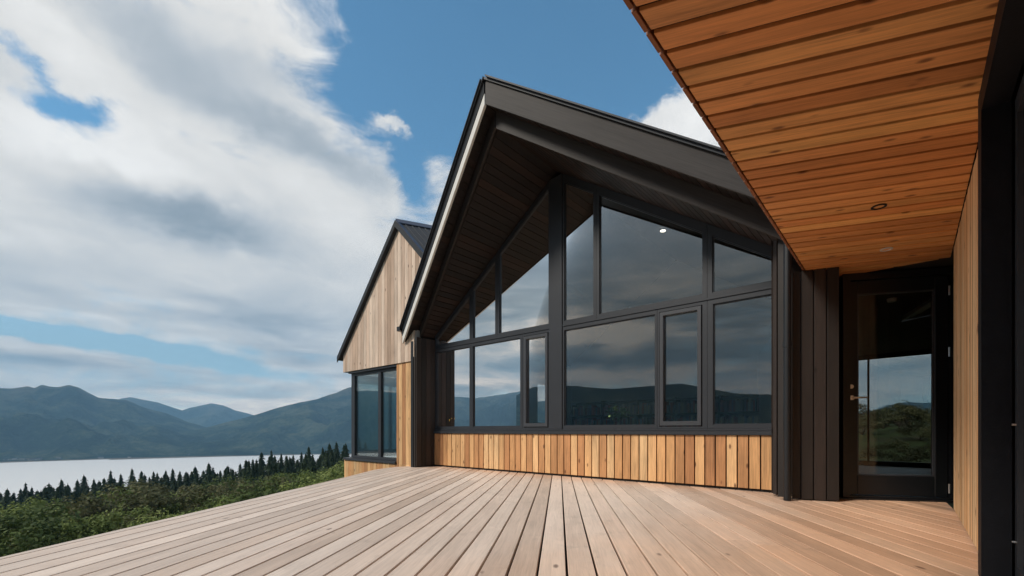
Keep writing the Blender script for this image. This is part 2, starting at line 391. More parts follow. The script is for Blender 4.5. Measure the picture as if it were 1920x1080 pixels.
# windows of the gable wall
def inset(poly, ws):
    n = len(poly); lines = []
    for i in range(n):
        p, q = Vector(poly[i]), Vector(poly[(i+1) % n]); d = (q-p).normalized(); nn = Vector((-d.y, d.x))
        lines.append((p+nn*ws[i], d))
    out = []
    for i in range(n):
        p, d = lines[i-1]; q, e = lines[i]; k = d.x*e.y-d.y*e.x
        t = ((q.x-p.x)*e.y-(q.y-p.y)*e.x)/k; out.append((p.x+d.x*t, p.y+d.y*t))
    return out
def ring(mb_, outer, inner, t0, t1):
    n = len(outer); vs = [F(s, t, z) for t in (t0, t1) for pp in (outer, inner) for s, z in pp]
    fs = []
    for i in range(n):
        j = (i+1) % n
        fs += [(i, j, n+j, n+i), (3*n+i, 3*n+j, 2*n+j, 2*n+i), (2*n+i, 2*n+j, j, i), (n+i, n+j, 3*n+j, 3*n+i)]
    mb_.add(vs, fs, [(s+z, s-z, .5) for t in (0, 1) for pp in (outer, inner) for s, z in pp])
def plate(mb_, poly, t0, t1):
    mb_.prism([F(s, t0, z) for s, z in poly], [F(s, t1, z) for s, z in poly])
LO, MID = .032, 1.740
def ztop(s): return sofz(s)-.012
# polygons are listed anticlockwise in (s,z)
cells = [
 ('low', [(5.262, LO), (6.377, LO), (6.377, MID-.001), (5.262, MID-.001)], [.05, .05, .075, .045]),
 ('low', [(3.945, LO), (5.258, LO), (5.258, MID-.001), (3.945, MID-.001)], [.05, .045, .075, .05]),
 ('sash', [(3.345, LO), (3.941, LO), (3.941, MID-.001), (3.345, MID-.001)], [.03, .03, .06, .02]),
 ('low', [(1.452, LO), (3.075, LO), (3.075, MID-.001), (1.452, MID-.001)], [.05, .03, .075, .03]),
 ('sash', [(.766, LO), (1.448, LO), (1.448, MID-.001), (.766, MID-.001)], [.03, .03, .06, .06]),
 ('low', [(-.04, LO), (.762, LO), (.762, MID-.001), (-.04, MID-.001)], [.05, .07, .075, .03]),
 ('up', [(5.262, MID+.001), (6.377, MID+.001), (6.377, ztop(6.377)), (5.262, ztop(5.262))], [.075, .05, .085, .045]),
 ('up', [(4.559, MID+.001), (5.258, MID+.001), (5.258, ztop(5.258)), (4.559, ztop(4.559))], [.075, .05, .085, .05]),
 ('up', [(3.345, MID+.001), (4.555, MID+.001), (4.555, ztop(4.555)), (3.345, ztop(3.345))], [.075, .05, .085, .02]),
 ('up', [(2.442, MID+.001), (3.075, MID+.001), (3.075, ztop(3.075)), (2.442, ztop(2.442))], [.075, .03, .115, .05]),
 ('up', [(.766, MID+.001), (2.438, MID+.001), (2.438, ztop(2.438)), (.766, ztop(.766))], [.075, .05, .115, .055]),
 ('up', [(-.04, MID+.001), (.762, MID+.001), (.762, ztop(.762)), (-.04, ztop(-.04))], [.075, .06, .115, .03])]
wl = ['far left lower pane beside the dark fin wall', 'wide lower fixed pane left of the centre post', 'narrow opening casement left of the centre post',
      'widest lower fixed pane right of the centre post', 'narrow opening casement in the right half', 'lower fixed pane beside the brown corner boards',
      'smallest sloping pane at the left foot of the gable', 'small sloping pane above the left transom', 'tall sloping pane left of the centre post',
      'tallest narrow pane right of the centre post', 'large sloping pane in the upper right', 'upper pane beside the brown corner boards']
for (kd, poly, ws), lab in zip(cells, wl):
    e = empty('window'); e.parent = house; e['label'] = lab
    e.location = F(sum(p[0] for p in poly)/len(poly), 0, poly[0][1])-house.location
    bpy.context.view_layer.update()
    inn = inset(poly, ws); fr = MB(); ring(fr, poly, inn, -.07, .012)
    if kd == 'sash':
        P(fr, 'frame', M['frame'], e)
        o2 = inset(inn, [-.004]*4); o3 = inset(inn, [.010]*4); i3 = inset(inn, [.072, .062, .062, .062])
        sb = MB(); ring(sb, o3, i3, -.05, .030); P(sb, 'sash', M['sash'], e, bevel=.004)
        i4 = i3
    else:
        i4 = inset(inn, [.012]*len(inn)); ring(fr, inn, i4, -.045, -.006)
        P(fr, 'frame', M['frame'], e)
    gb = MB(); gp = inset(i4, [-.008]*len(i4)); plate(gb, gp, -.034, -.022)
    P(gb, 'glass', M['glass'], e)
# centre post
mb = MB(); mb.prism([F(3.078, -.09, LO), F(3.342, -.09, LO), F(3.342, .03, LO), F(3.078, .03, LO)],
                    [F(3.078, -.09, ztop(3.078)-.005), F(3.342, -.09, ztop(3.342)-.005), F(3.342, .03, ztop(3.342)-.005), F(3.078, .03, ztop(3.078)-.005)])
P(mb, 'centre_post', M['frame'], bevel=.004)
# thin trim of the transom
mb = MB(); mb.box(F(3.345, .026, MID-.012), A*3.03, C*.012, Z*.024); mb.box(F(-.03, .026, MID-.012), A*3.10, C*.012, Z*.024); P(mb, 'transom', M['frame'])
# fin wall on the left
mb = MB()
boards(mb, F(6.385, 0, 0), Z, -C, -A, [(DK+.02, 0), (1.93, 0), (1.93, .50), (DK+.02, .50)], .125, .008, .02, phase=.0, seed=5)
mb.box(F(6.39, -.02, DK-.4), A*.13, -C*.53, Z*2.68)
P(mb, 'fin_wall', M['dark_board'])
mb = MB(); mb.box(F(6.45, .512, DK), A*.075, -C*.012, Z*2.60); P(mb, 'fin_edge', M['black'])
# roof: slabs in (s,t) plan, z measured above the soffit plane
def slab(mb_, st, z0_, z1_):
    bot = [F(s, t, sofz(s)+z0_) for s, t in st]; top = [F(s, t, sofz(s)+z1_) for s, t in st]
    mb_.prism(bot, top)
TI, TO = 1.50, 1.71          # verge projection at the ridge, inner and outer
LI, LOO = (6.45, .34), (6.86, .48)
RI, RO = (-.60, .52), (-.60, .90)
mb = MB()
slab(mb, [(SR, -7), (LI[0]-.02, -7), (LI[0]-.02, LI[1]-.03), (SR, TI-.03)], .002, .21)
slab(mb, [(RI[0], -7), (SR-.0001, -7), (SR-.0001, TI-.03), (RI[0], RI[1]-.03)], .002, .21)
slab(mb, [(SR, -7), (LOO[0]-.02, -7), (LOO[0]-.02, LOO[1]-.03), (SR, TO-.03)], .212, .52)
slab(mb, [(RI[0], -7), (SR-.0001, -7), (SR-.0001, TO-.03), (RO[0], RO[1]-.03)], .212, .52)
P(mb, 'roof_structure', M['dark_board'])
mb = MB()
slab(mb, [(SR, -7), (LOO[0]+.05, -7), (LOO[0]+.05, LOO[1]+.03), (SR, TO+.05)], .522, .555)
slab(mb, [(RI[0]-.05, -7), (SR-.0001, -7), (SR-.0001, TO+.035), (RO[0]-.05, RO[1]+.035)], .522, .555)
slab(mb, [(SR+.05, -7), (LOO[0]+.08, -7), (LOO[0]+.08, LOO[1]+.05), (SR+.05, TO+.055)], .557, .580)
slab(mb, [(RI[0]-.08, -7), (SR-.05, -7), (SR-.05, TO+.060), (RO[0]-.08, RO[1]+.060)], .557, .580)
P(mb, 'roof', M['roof'])
# standing seams on the roof covering
mb = MB()
for side, m_ in ((1, ML), (-1, MR)):
    for k in range(14):
        t = .3-.5*k
        a, b2 = F(SR+side*.06, t, sofz(SR+side*.06)+.580), F(SR+side*(3.3 if side > 0 else 4.0), t, sofz(SR+side*(3.3 if side > 0 else 4.0))+.580)
        mb.box(a-C*.01, C*.02, b2-a, Z*.03)
P(mb, 'roof_seam', M['roof'], kind='stuff')
# fascias
def fascia(p, q, z0_, z1_, th, name, m, **k):
    mb_ = MB(); (s0, t0), (s1, t1) = p, q
    a, b2 = F(s0, t0, 0), F(s1, t1, 0); dr = (b2-a).normalized(); nn = Vector((dr.y, -dr.x, 0))
    if nn.dot(-C) < 0: nn = -nn
    r = .3+.3*random.random()
    L = (b2-a).length
    vs = []; gs = []
    for w in (0, th):
        for (s, t, pt, l) in ((s0, t0, a, 0), (s1, t1, b2, L)):
            for zz in (z0_, z1_):
                vs.append(pt+nn*w+Z*(sofz(s)+zz)); gs.append((l, zz, r))
    mb_.add(vs, [(0, 2, 3, 1), (4, 5, 7, 6), (0, 1, 5, 4), (2, 6, 7, 3), (0, 4, 6, 2), (1, 3, 7, 5)], gs)
    return P(mb_, name, m, bevel=.003, **k)
fascia((SR, TI-.028), (RI[0], RI[1]-.028), -.045, .208, .03, 'inner_fascia', M['fascia'])
fascia((SR+.001, TI-.028), (LI[0], LI[1]-.028), -.012, .208, .03, 'inner_fascia', M['dark_board'])
fascia((SR, TO-.028), (RO[0], RO[1]-.028), .185, .520, .035, 'outer_fascia', M['fascia'])
fascia((SR+.001, TO-.028), (LOO[0], LOO[1]-.028), .185, .345, .035, 'outer_fascia', M['pale_fascia'], label='pale sunlit fascia board on the left verge')
fascia((SR+.001, TO-.028), (LOO[0], LOO[1]-.028), .347, .520, .045, 'verge_trim', M['black'])
# bolt heads on the inner fascia
for px, py in ((1260, 361), (1343, 393)):
    s = ons(px, py, 1.42)[0]; zz = ons(px, py, 1.42)[1]
    tt = TI+(RI[1]-TI)*(SR-s)/(SR-RI[0]); s, zz = ons(px, py, tt+.004)
    mb = MB(); mb.tube([F(s, tt-.01, zz), F(s, tt+.012, zz)], .008, 8); P(mb, 'bolt', M['steel'])
# soffit boards of the gable overhang, running along the ridge direction
for side, m_, e_in, seed in ((1, ML, LI, 21), (-1, MR, RI, 22)):
    mb = MB(); V = (A*side-Z*m_).normalized(); Wn = -C.cross(V) if (-C.cross(V)).z < 0 else C.cross(V)
    k = math.sqrt(1+m_*m_); L = abs(e_in[0]-SR)*k
    O = F(SR, 0, Z0)
    boards(mb, O, -C, V, Wn, [(0.0, .0), (TI-.05, .0), (e_in[1]-.05, L), (0.0, L)], .118, .012, .012, phase=.0, seed=seed)
    P(mb, 'soffit', M['dark_soffit'])
    mb = MB(); k2 = math.sqrt(1+m_*m_)
    e_out = LOO if side > 0 else RO
    O2 = F(SR, 0, Z0+.212)
    boards(mb, O2, -C, V, Wn, [(TI+.01, .02), (TO-.04, .02), (e_out[1]-.05, (abs(e_out[0]-SR)-.02)*k2), (e_in[1], (abs(e_in[0]-SR))*k2)], .118, .012, .010, phase=.0, seed=seed+4)
    P(mb, 'verge_soffit', M['dark_soffit'])
# gutter stub at the left eave
mb = MB(); s_, t_ = LOO; e0 = F(s_+.03, t_+.06, sofz(s_)+.46)
mb.box(e0, A*.11, C*7, Z*.09); P(mb, 'gutter', M['black'])
# room behind the glass
mb = MB()
mb.box(F(-.02, -.14, DK-.02), A*6.4, C*5.4, Z*.02); P(mb, 'room_floor', M['floor'])
mb = MB()
mb.box(F(-.2, -.12, DK), A*.15, C*6, Z*2.7)
# back wall with a window opening at the spot where daylight shows through
def ray_t(px, py, t):
    return ons(px, py, t)
def side_hit(px, py, S=6.39):
    u = (px-CX)/FX; Y = (S-(-R0.dot(A)))/(A.x*u+A.y); q_ = Vector((u*Y, Y, 0)); return -(q_-R0).dot(C), (HY-py)/FX*Y
tw0, wz1 = side_hit(1008, 719); tw1, wz0 = side_hit(1040, 793)
tw0, tw1 = max(tw0, tw1), min(tw0, tw1)
pol = [(-.1, DK), (6.4, DK), (6.4, sofz(6.4)+.15), (SR, Z0+.15), (-.1, sofz(-.1)+.15)]
mb.prism([F(s, -5.2, z) for s, z in pol], [F(s, -5.35, z) for s, z in pol])
mb.box(F(6.39, -.03, DK), A*.15, C*(-tw0-.03), Z*2.66)
mb.box(F(6.39, tw1, DK), A*.15, C*(tw1+5.2), Z*2.66)
mb.box(F(6.39, tw0, DK), A*.15, C*(tw0-tw1), Z*(wz0-DK)); mb.box(F(6.39, tw0, wz1), A*.15, C*(tw0-tw1), Z*(1.91-wz1))
P(mb, 'room_wall', M['plaster'])
mb = MB()
slab(mb, [(SR, -5.3), (6.40, -5.3), (6.40, -.12), (SR, -.12)], -.03, .0); slab(mb, [(-.15, -5.3), (SR, -5.3), (SR, -.12), (-.15, -.12)], -.03, .0)
P(mb, 'ceiling', M['ceil'])
# inner sill board
mb = MB(); mb.box(F(-.0, -.10, -.02), A*6.37, C*.26, Z*.04); P(mb, 'inner_sill', M['plaster'])
# ceiling spotlights inside the room
for px, py, dep in ((1243, 430, -1.0), (1283, 590, -2.2)):
    # walk the ray to the ceiling plane
    u = (px-CX)/FX; w = (HY-py)/FX; lam = 6.0
    for i in range(400):
        lam += .02; q = Vector((u, 1, w))*lam; s = (q-R0).dot(A)
        if q.z > sofz(s)-.04: break
    q = Vector((u, 1, w))*(lam-.03)
    mb = MB(); mb.tube([q, q-Z*.03], .045, 16, 1); mb.tube([q-Z*.005, q-Z*.025], .07, 16, 0); P(mb, 'ceiling_lamp', [M['black'], M['lamp']])

# ---- corner boards, downpipe and slatted wall between gable and door
mb = MB()
def vboard(mb_, p0, p1, z0_, z1_, th=.022, back=True):
    p0, p1 = Vector(p0), Vector(p1); d = (p1-p0); n_ = Vector((d.y, -d.x, 0)).normalized()
    if n_.dot(-p0) < 0: n_ = -n_
    mb_.box(Vector((p0.x, p0.y, z0_))-n_*th, d, n_*th, Z*(z1_-z0_))
a1 = g2(1449.5, 931); a2 = g2(1456, 932); a3 = g2(1458.5, 936); a4 = g2(1473, 937.5)
vboard(mb, a1, a2, DK+.03, 2.26, .05); vboard(mb, a3, a4, DK+.03, 2.26, .03)
mb.box(Vector((a1.x+.015, a1.y+.06, DK+.03)), Vector((.30, -.10, 0)), Vector((.20, .26, 0)), Z*3.0)
P(mb, 'corner_board', M['dark_board'])
mb = MB(); c0 = g2(1480.5, 940.0)
mb.tube([Vector((c0.x, c0.y+.04, DK+.005)), Vector((c0.x, c0.y+.04, 2.2))], .037, 20); mb.tube([Vector((c0.x, c0.y+.04, .9)), Vector((c0.x, c0.y+.04, .95))], .043, 20)
P(mb, 'downpipe', M['black'], smooth=False)
mb = MB()
b0, b1 = g2(1489, 938.0), g2(1503.5, 938.5); vboard(mb, b0+Vector((0, .03, 0)), b1+Vector((0, .03, 0)), DK+.012, 1.73, .02)
s0 = Vector((3.130, 4.915, 0)); s1 = Vector((3.455, 4.785, 0)); d = (s1-s0)
for k in range(3): vboard(mb, s0+d*(k/3+.008), s0+d*((k+1)/3-.022), DK+.012, 1.73, .022)
vboard(mb, s0+Vector((.01, .035, 0)), s1+Vector((0, .035, 0)), DK+.012, 1.73, .01)
P(mb, 'slatted_wall', M['dark_board'], bevel=.003)
mb = MB(); mb.box(Vector((s0.x, s0.y+.05, DK)), d*1.0-Vector((.0, 0, 0)), Vector((.19, .30, 0)), Z*2.48); P(mb, 'wall', M['under'])

# ---- entrance door
dw0 = Vector((3.60, 5.065, 0)); dw1 = Vector((4.665, 4.826, 0)); E = (dw1-dw0).normalized(); EN = Vector((E.y, -E.x, 0))   # EN faces the viewer
Ld = (dw1-dw0).length
def Dp(e, n, z): return dw0+E*e+EN*n+Z*z
def dpx(px, py):
    u = (px-CX)/FX; e = (u*dw0.y-dw0.x)/(E.x-u*E.y); Y = dw0.y+e*E.y; return e, (HY-py)/FX*Y
door = empty('door'); door.parent = house; door.location = dw0+Z*DK-house.location; bpy.context.view_layer.update()
door['label'] = 'dark glazed entrance door in the porch'
def dring(mb_, e0, e1, z0_, z1_, ws, n0, n1):
    l, r, b_, t_ = ws
    mb_.box(Dp(e0, n0, z0_), E*(l), EN*(n1-n0), Z*(z1_-z0_)); mb_.box(Dp(e1-r, n0, z0_), E*r, EN*(n1-n0), Z*(z1_-z0_))
    mb_.box(Dp(e0+l, n0, z0_), E*(e1-e0-l-r), EN*(n1-n0), Z*b_); mb_.box(Dp(e0+l, n0, z1_-t_), E*(e1-e0-l-r), EN*(n1-n0), Z*t_)
e_l, e_r = dpx(1593, 0)[0], dpx(1779, 0)[0]
ge0, gz1 = dpx(1608, 551); ge1, _ = dpx(1753, 543); gz0 = dpx(1680, 892)[1]
ztopd = 1.655
mb = MB(); dring(mb, e_l-.075, Ld+.0, DK+.02, 1.733, (.070, max(.01, Ld-e_r-.005), .02, 1.733-ztopd-.004), -.10, .03); P(mb, 'door_frame', M['black'])
mb = MB(); dring(mb, e_l, e_r-.008, DK+.045, ztopd-.0, (ge0-e_l, e_r-.008-ge1, gz0-DK-.045, ztopd-gz1), -.05, .0); P(mb, 'leaf', M['black'], door, bevel=.004)
mb = MB(); dring(mb, ge0, ge1, gz0, gz1, (.014, .014, .014, .014), -.035, -.008); P(mb, 'glazing_bead', M['sash'], door)
mb = MB(); mb.box(Dp(ge0+.005, -.03, gz0+.005), E*(ge1-ge0-.01), EN*.01, Z*(gz1-gz0-.01)); P(mb, 'glass', M['glass_door'], door)
he, hz = dpx(1596.5, 746)
mb = MB(); mb.tube([Dp(he, .0, hz), Dp(he, .012, hz)], .026, 20); mb.tube([Dp(he, .01, hz), Dp(he, .055, hz)], .010, 12)
mb.tube([Dp(he-.008, .055, hz), Dp(he+.06, .057, hz), Dp(he+.125, .052, hz)], [.011, .010, .009], 12); P(mb, 'handle', M['steel'], door, smooth=False)
le, lz = dpx(1595.5, 725); mb = MB(); mb.tube([Dp(le, 0, lz), Dp(le, .014, lz)], .023, 20); mb.tube([Dp(le, .014, lz), Dp(le, .022, lz)], .012, 16); P(mb, 'lock', M['steel'], door)
for py in (545, 660, 916):
    e_, z_ = dpx(1778.5, py); mb = MB(); mb.tube([Dp(e_, .012, z_-.05), Dp(e_, .012, z_+.05)], .009, 10); P(mb, 'hinge', M['steel'], door)
mb = MB(); mb.box(Dp(-.12, -.12, DK-.01), E*(Ld+.12), EN*.20, Z*.028); P(mb, 'threshold', M['black'])
# wall behind the door, lobby room
mb = MB()
mb.box(Dp(-.25, -.12, DK), E*(e_l-.075+.25), -EN*.1, Z*2.6)
P(mb, 'wall', M['under'])
# the lobby runs through the house to a glazed wall on the far side
def LB(d, t, z): return D(d, t, z)
tE = 12.6
mb = MB(); mb.prism([Dp(-.05, -.13, DK-.02), Dp(Ld+.3, -.13, DK-.02), D(.6, tE, DK-.02), D(-2.9, tE+.8, DK-.02)], [Dp(-.05, -.13, DK+.0), Dp(Ld+.3, -.13, DK+.0), D(.6, tE, DK+.0), D(-2.9, tE+.8, DK+.0)]); P(mb, 'room_floor', M['floor'])
mb = MB(); mb.prism([Dp(-.05, -.13, 1.66), Dp(Ld+.3, -.13, 1.66), D(.6, tE, 1.66), D(-2.9, tE+.8, 1.66)], [Dp(-.05, -.13, 1.70), Dp(Ld+.3, -.13, 1.70), D(.6, tE, 1.70), D(-2.9, tE+.8, 1.70)]); P(mb, 'ceiling', M['lobby_ceiling'])
mb = MB(); boards(mb, D(.36, 0, 0), Z, C, -N, [(DK, 6.75), (1.655, 6.75), (1.655, tE), (DK, tE)], .14, .006, .02, seed=43); P(mb, 'lobby_wall', M['larch'])
fw0, fw1 = D(-2.9, tE+.2, 0), D(.36, tE-.1, 0); fd = fw1-fw0
def fpx(px): u = (px-CX)/FX; k = (u*fw0.y-fw0.x)/(fd.x-u*fd.y); return k
mb = MB(); fp = [fpx(q) for q in (1560, 1606, 1626, 1630, 1724, 1734)]
for k0_, k1_ in ((fp[0], fp[1]), (fp[2], fp[3])): mb.box(fw0+fd*k0_+Z*DK, fd*(k1_-k0_), C*.08, Z*2.4)
mb.box(fw0+fd*fp[0]+Z*DK, fd*(1-fp[0]), C*.07, Z*.10); mb.box(fw0+fd*fp[0]+Z*1.56, fd*(1-fp[0]), C*.07, Z*.10)
P(mb, 'window_frame', M['frame'])
mb = MB(); mb.box(fw0+fd*fp[0]+Z*(DK+.1)+C*.03, fd*(1-fp[0]), C*.01, Z*2.2); P(mb, 'glass', M['glass'])
mb = MB(); q = Dp(-.1, -.24, DK); mb.prism([q, q-C*.0+Vector((-.08, .03, 0)), D(-2.98, tE, DK), D(-2.9, tE, DK)][::-1], [p_+Z*2.45 for p_ in [q, q-C*.0+Vector((-.08, .03, 0)), D(-2.98, tE, DK), D(-2.9, tE, DK)][::-1]]); P(mb, 'room_wall', M['plaster'])
mb = MB(); sd_ = Vector((*((g2(1672, 560, 1.66)).xy), 1.66)); mb.tube([sd_, sd_-Z*.04], [.055, .045], 18); P(mb, 'smoke_alarm', M['lamp_off'])
# long ribbed ceiling fitting seen through the door head
q1 = Dp(0, 0, 0)
u1 = Vector(((1691-CX)/FX, 1, (HY-600)/FX))*6.45; u2 = Vector(((1756-CX)/FX, 1, (HY-560)/FX))*5.55
mb = MB(); dd = (u2-u1); sx = Vector((dd.y, -dd.x, 0)).normalized()
for k in range(3): mb.box(u1-sx*(.075*k)+Z*.035*k, dd, -sx*.05, Z*.05)
P(mb, 'ceiling_fitting', M['lamp_off'])

# ---- porch soffit and roof
SV = Vector((-2460, 852, 0)).normalized()                 # direction the soffit boards run
SVp = Vector((-SV.y, SV.x, 0))
SVp = SVp if SVp.y > 0 else -SVp
ZS = 1.735
d0, d1 = -.868, .312
pg = g2(1265, 134, ZS); ph = to_uv(pg, SV, SVp)[1]
PC = .1416; pitch = PC*abs(C.dot(SVp))
zone = [D(d0+.028, -1.2, 0), D(d1, -1.2, 0), D(d1, 6.3, 0), D(d0+.028, 6.3, 0)]
# stop the soffit at the wall line beyond the door
pol = [to_uv(p, SV, SVp) for p in zone]
mb = MB(); boards(mb, Vector((0, 0, ZS+.02)), SV, SVp, -Z, pol, pitch, .024, .020, phase=ph % pitch, seed=31, jit=.001)
P(mb, 'porch_soffit', M['soffit'], bevel=.002)
zb = [D(d0+.03, -1.22, 0), D(2.5, -1.22, 0), D(2.5, 12.4, 0), D(d0+.03, 12.4, 0)]
mb = MB(); mb.prism([p+Z*(ZS+.022) for p in zb], [p+Z*(ZS+.30) for p in zb]); P(mb, 'porch_roof', M['under'])
mb = MB(); zc_ = [D(d0-.02, -1.25, 0), D(2.5, -1.25, 0), D(2.5, 12.5, 0), D(d0-.02, 12.5, 0)]
mb.prism([p+Z*(ZS+.302) for p in zc_], [p+Z*(ZS+.33) for p in zc_]); P(mb, 'porch_roof_cover', M['roof'])
# edge boards: one short piece closes each soffit board
def t_at(d_, v): # t where the groove with value v crosses the line d=d_
    return (v-(N*d_).dot(SVp))/C.dot(SVp)
mb = MB(); k0 = math.floor((-1.2)/PC)
t_ph = t_at(d0, ph)
k = -60
while True:
    ta = t_ph+k*PC; k += 1
    if ta+PC < -1.2: continue
    if ta > 6.2: break
    mb.box(D(d0, ta+.007, ZS-.002), C*(PC-.014), N*.020, Z*.30)
P(mb, 'porch_edge', M['edge'], bevel=.0015)
# right hand porch wall, grooves line up with the soffit
t_w = t_at(d1, ph)
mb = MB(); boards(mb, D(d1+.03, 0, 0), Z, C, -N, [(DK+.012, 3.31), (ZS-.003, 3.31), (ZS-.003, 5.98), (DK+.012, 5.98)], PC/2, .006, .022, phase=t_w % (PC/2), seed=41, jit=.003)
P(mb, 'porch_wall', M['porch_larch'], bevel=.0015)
mb = MB(); mb.box(D(d1+.032, 3.31, DK), C*2.8, N*.2, Z*2.48); P(mb, 'wall', M['under'])
# downlights in the porch soffit
for px, py in ((1648, 387), (1662, 467)):
    q = g2(px, py, ZS); mb = MB(); n = 24
    rings = []
    for r_, zz in ((.050, .0), (.050, -.006), (.036, -.008), (.033, .012)):
        rings.append([q+Vector((math.cos(a_*2*math.pi/n)*r_, math.sin(a_*2*math.pi/n)*r_, zz)) for a_ in range(n)])
    vs = [v for r_ in rings for v in r_]; fs = [(i*n+k_, i*n+(k_+1) % n, (i+1)*n+(k_+1) % n, (i+1)*n+k_) for i in range(3) for k_ in range(n)]
    mb.add(vs, fs); dl = P(mb, 'downlight', M['black'] if py < 400 else M['lamp_off'])
    mb = MB(); mb.add(rings[3], [tuple(range(n))]); P(mb, 'lens', M['lamp_off'], dl)
# black column and glazed side door next to the viewer
mb = MB(); mb.box(D(.272, 3.26, DK), N*.105, C*.14, Z*(ZS-DK-.002)); P(mb, 'column', M['blackcol'])
mb = MB(); mb.box(D(.272, -1.2, ZS-.13), N*.10, C*4.455, Z*.128); P(mb, 'beam', M['blackcol'])
sdm = empty('side_door'); sdm.parent = house; sdm.location = D(.39, 1.2, DK)-house.location; bpy.context.view_layer.update()
mb = MB(); mb.box(D(.385, 3.19, DK+.01), N*.05, C*.06, Z*(ZS-DK-.15)); mb.box(D(.385, -.9, DK+.01), N*.05, C*.07, Z*(ZS-DK-.15))
mb.box(D(.385, -.83, DK+.01), N*.05, C*4.02, Z*.09); mb.box(D(.385, -.83, ZS-.23), N*.05, C*4.02, Z*.09); P(mb, 'frame', M['frame'], sdm)
mb = MB(); mb.box(D(.405, -.83, DK+.1), N*.01, C*4.02, Z*(ZS-DK-.33)); P(mb, 'glass', M['glass_door'], sdm)
mb = MB(); mb.tube([D(.384, 3.21, .03), D(.370, 3.21, .03)], .006, 10); P(mb, 'bolt', M['steel'], sdm); mb = MB(); mb.tube([D(.384, 3.21, -.53), D(.370, 3.21, -.53)], .006, 10); P(mb, 'bolt', M['steel'], sdm)
mb = MB(); mb.box(D(.45, -1.2, DK), N*2.0, C*.1, Z*2.48); mb.box(D(2.4, -1.2, DK), N*.1, C*10, Z*2.48); mb.box(D(.45, 3.3, DK), N*2, C*.1, Z*2.48); P(mb, 'room_wall', M['ceil'])

# ---- things on the sill and in the room
def leafcloud(mb_, c, r, n, size, mi=0, rr=random):
    for _ in range(n):
        d_ = Vector((rr.gauss(0, 1), rr.gauss(0, 1), rr.gauss(0, .8))).normalized()*r*(rr.random()**.4); p = c+d_
        a_ = Vector((rr.gauss(0, 1), rr.gauss(0, 1), rr.gauss(0, 1))).normalized(); b_ = a_.orthogonal().normalized()
        s_ = size*(.6+.8*rr.random()); mb_.add([p, p+a_*s_*.5+b_*s_*.35, p+a_*s_, p+a_*s_*.5-b_*s_*.35], [(0, 1, 2, 3)], mi=mi)
M['leaf_in'] = plain('pot_plant_leaf', (.16, .26, .08), .6); M['petal_y'] = plain('yellow_petals', (.95, .62, .06), .6); M['petal_w'] = plain('white_petals', (.75, .72, .66), .6)
M['clay'] = plain('glazed_pot', (.35, .30, .25), .3)
s_, _ = ons(860, 0, -.24); q = F(s_, -.24, .022)
fb = empty('flower_bowl', q, label='bowl of yellow flowers standing on the left end of the window sill', cat='flowers'); bpy.context.view_layer.update()
mb = MB(); mb.tube([q, q+Z*.03, q+Z*.09], [.05, .09, .10], 16); P(mb, 'bowl', M['clay'], fb)
mb = MB(); leafcloud(mb, q+Z*.17, .19, 150, .08); P(mb, 'leaves', M['leaf_in'], fb)
mb = MB(); leafcloud(mb, q+Z*.20+(-C)*.02, .20, 170, .075); P(mb, 'petals', M['petal_y'], fb)
s_, _ = ons(1160, 0, -.18); q = F(s_, -.18, .022)
fv = empty('flower_vase', q, label='slim vase with tall green stems on the sill behind the widest pane', cat='vase'); bpy.context.view_layer.update()
mb = MB(); mb.tube([q, q+Z*.03, q+Z*.08, q+Z*.11], [.025, .035, .02, .024], 14); P(mb, 'vase', M['petal_w'], fv)
mb = MB()
for k in range(9):
    a_ = k*.7; tip = q+Vector((math.cos(a_)*.12, math.sin(a_)*.12, .27+.06*math.sin(k*2.3))); mb.tube([q+Z*.1, q+Z*.2+(tip-q)*.2, tip], [.003, .003, .002], 5); leafcloud(mb, tip, .05, 20, .05)
P(mb, 'stems', M['leaf_in'], fv)
mb = MB()
for k in range(7): leafcloud(mb, q+Vector((math.cos(k*1.9)*.12, math.sin(k*1.9)*.1, .2+.03*k)), .012, 10, .018)
P(mb, 'blossoms', M['petal_w'], fv)
# bookcase along the back wall
M['books'] = wood('book_spines', (.60, .14, .08), (.20, .24, .34), (.66, .56, .40), grain=.2, knots=0)
M['shelfwood'] = plain('dark_shelf', (.06, .05, .045), .6)
bs0, bs1 = 0.0, ray_t(1062, 0, -4.8)[0]-.1
bc = empty('bookcase', F(1, -5.1, DK), label='long low bookcase full of books at the back of the room behind the glass', cat='bookcase'); bpy.context.view_layer.update()
mb = MB(); zt = .82
for k in range(5): mb.box(F(bs0, -4.85, DK+.08+k*.36), A*(bs1-bs0), C*.3, Z*.03)
for k in range(7): mb.box(F(bs0+(bs1-bs0-.03)*k/6, -4.845, DK), A*.03, C*.3, Z*1.58)
P(mb, 'shelves', M['shelfwood'], bc)
mb = MB()
for k in range(4):
    s = bs0+.06
    while s < bs1-.1:
        w = .02+.03*random.random(); h = .2+.1*random.random()
        if random.random() < .85: mb.box(F(s, -4.86, DK+.11+k*.36), A*(w-.003), C*.2, Z*h)
        s += w+.001
P(mb, 'books', M['books'], bc, kind='stuff')
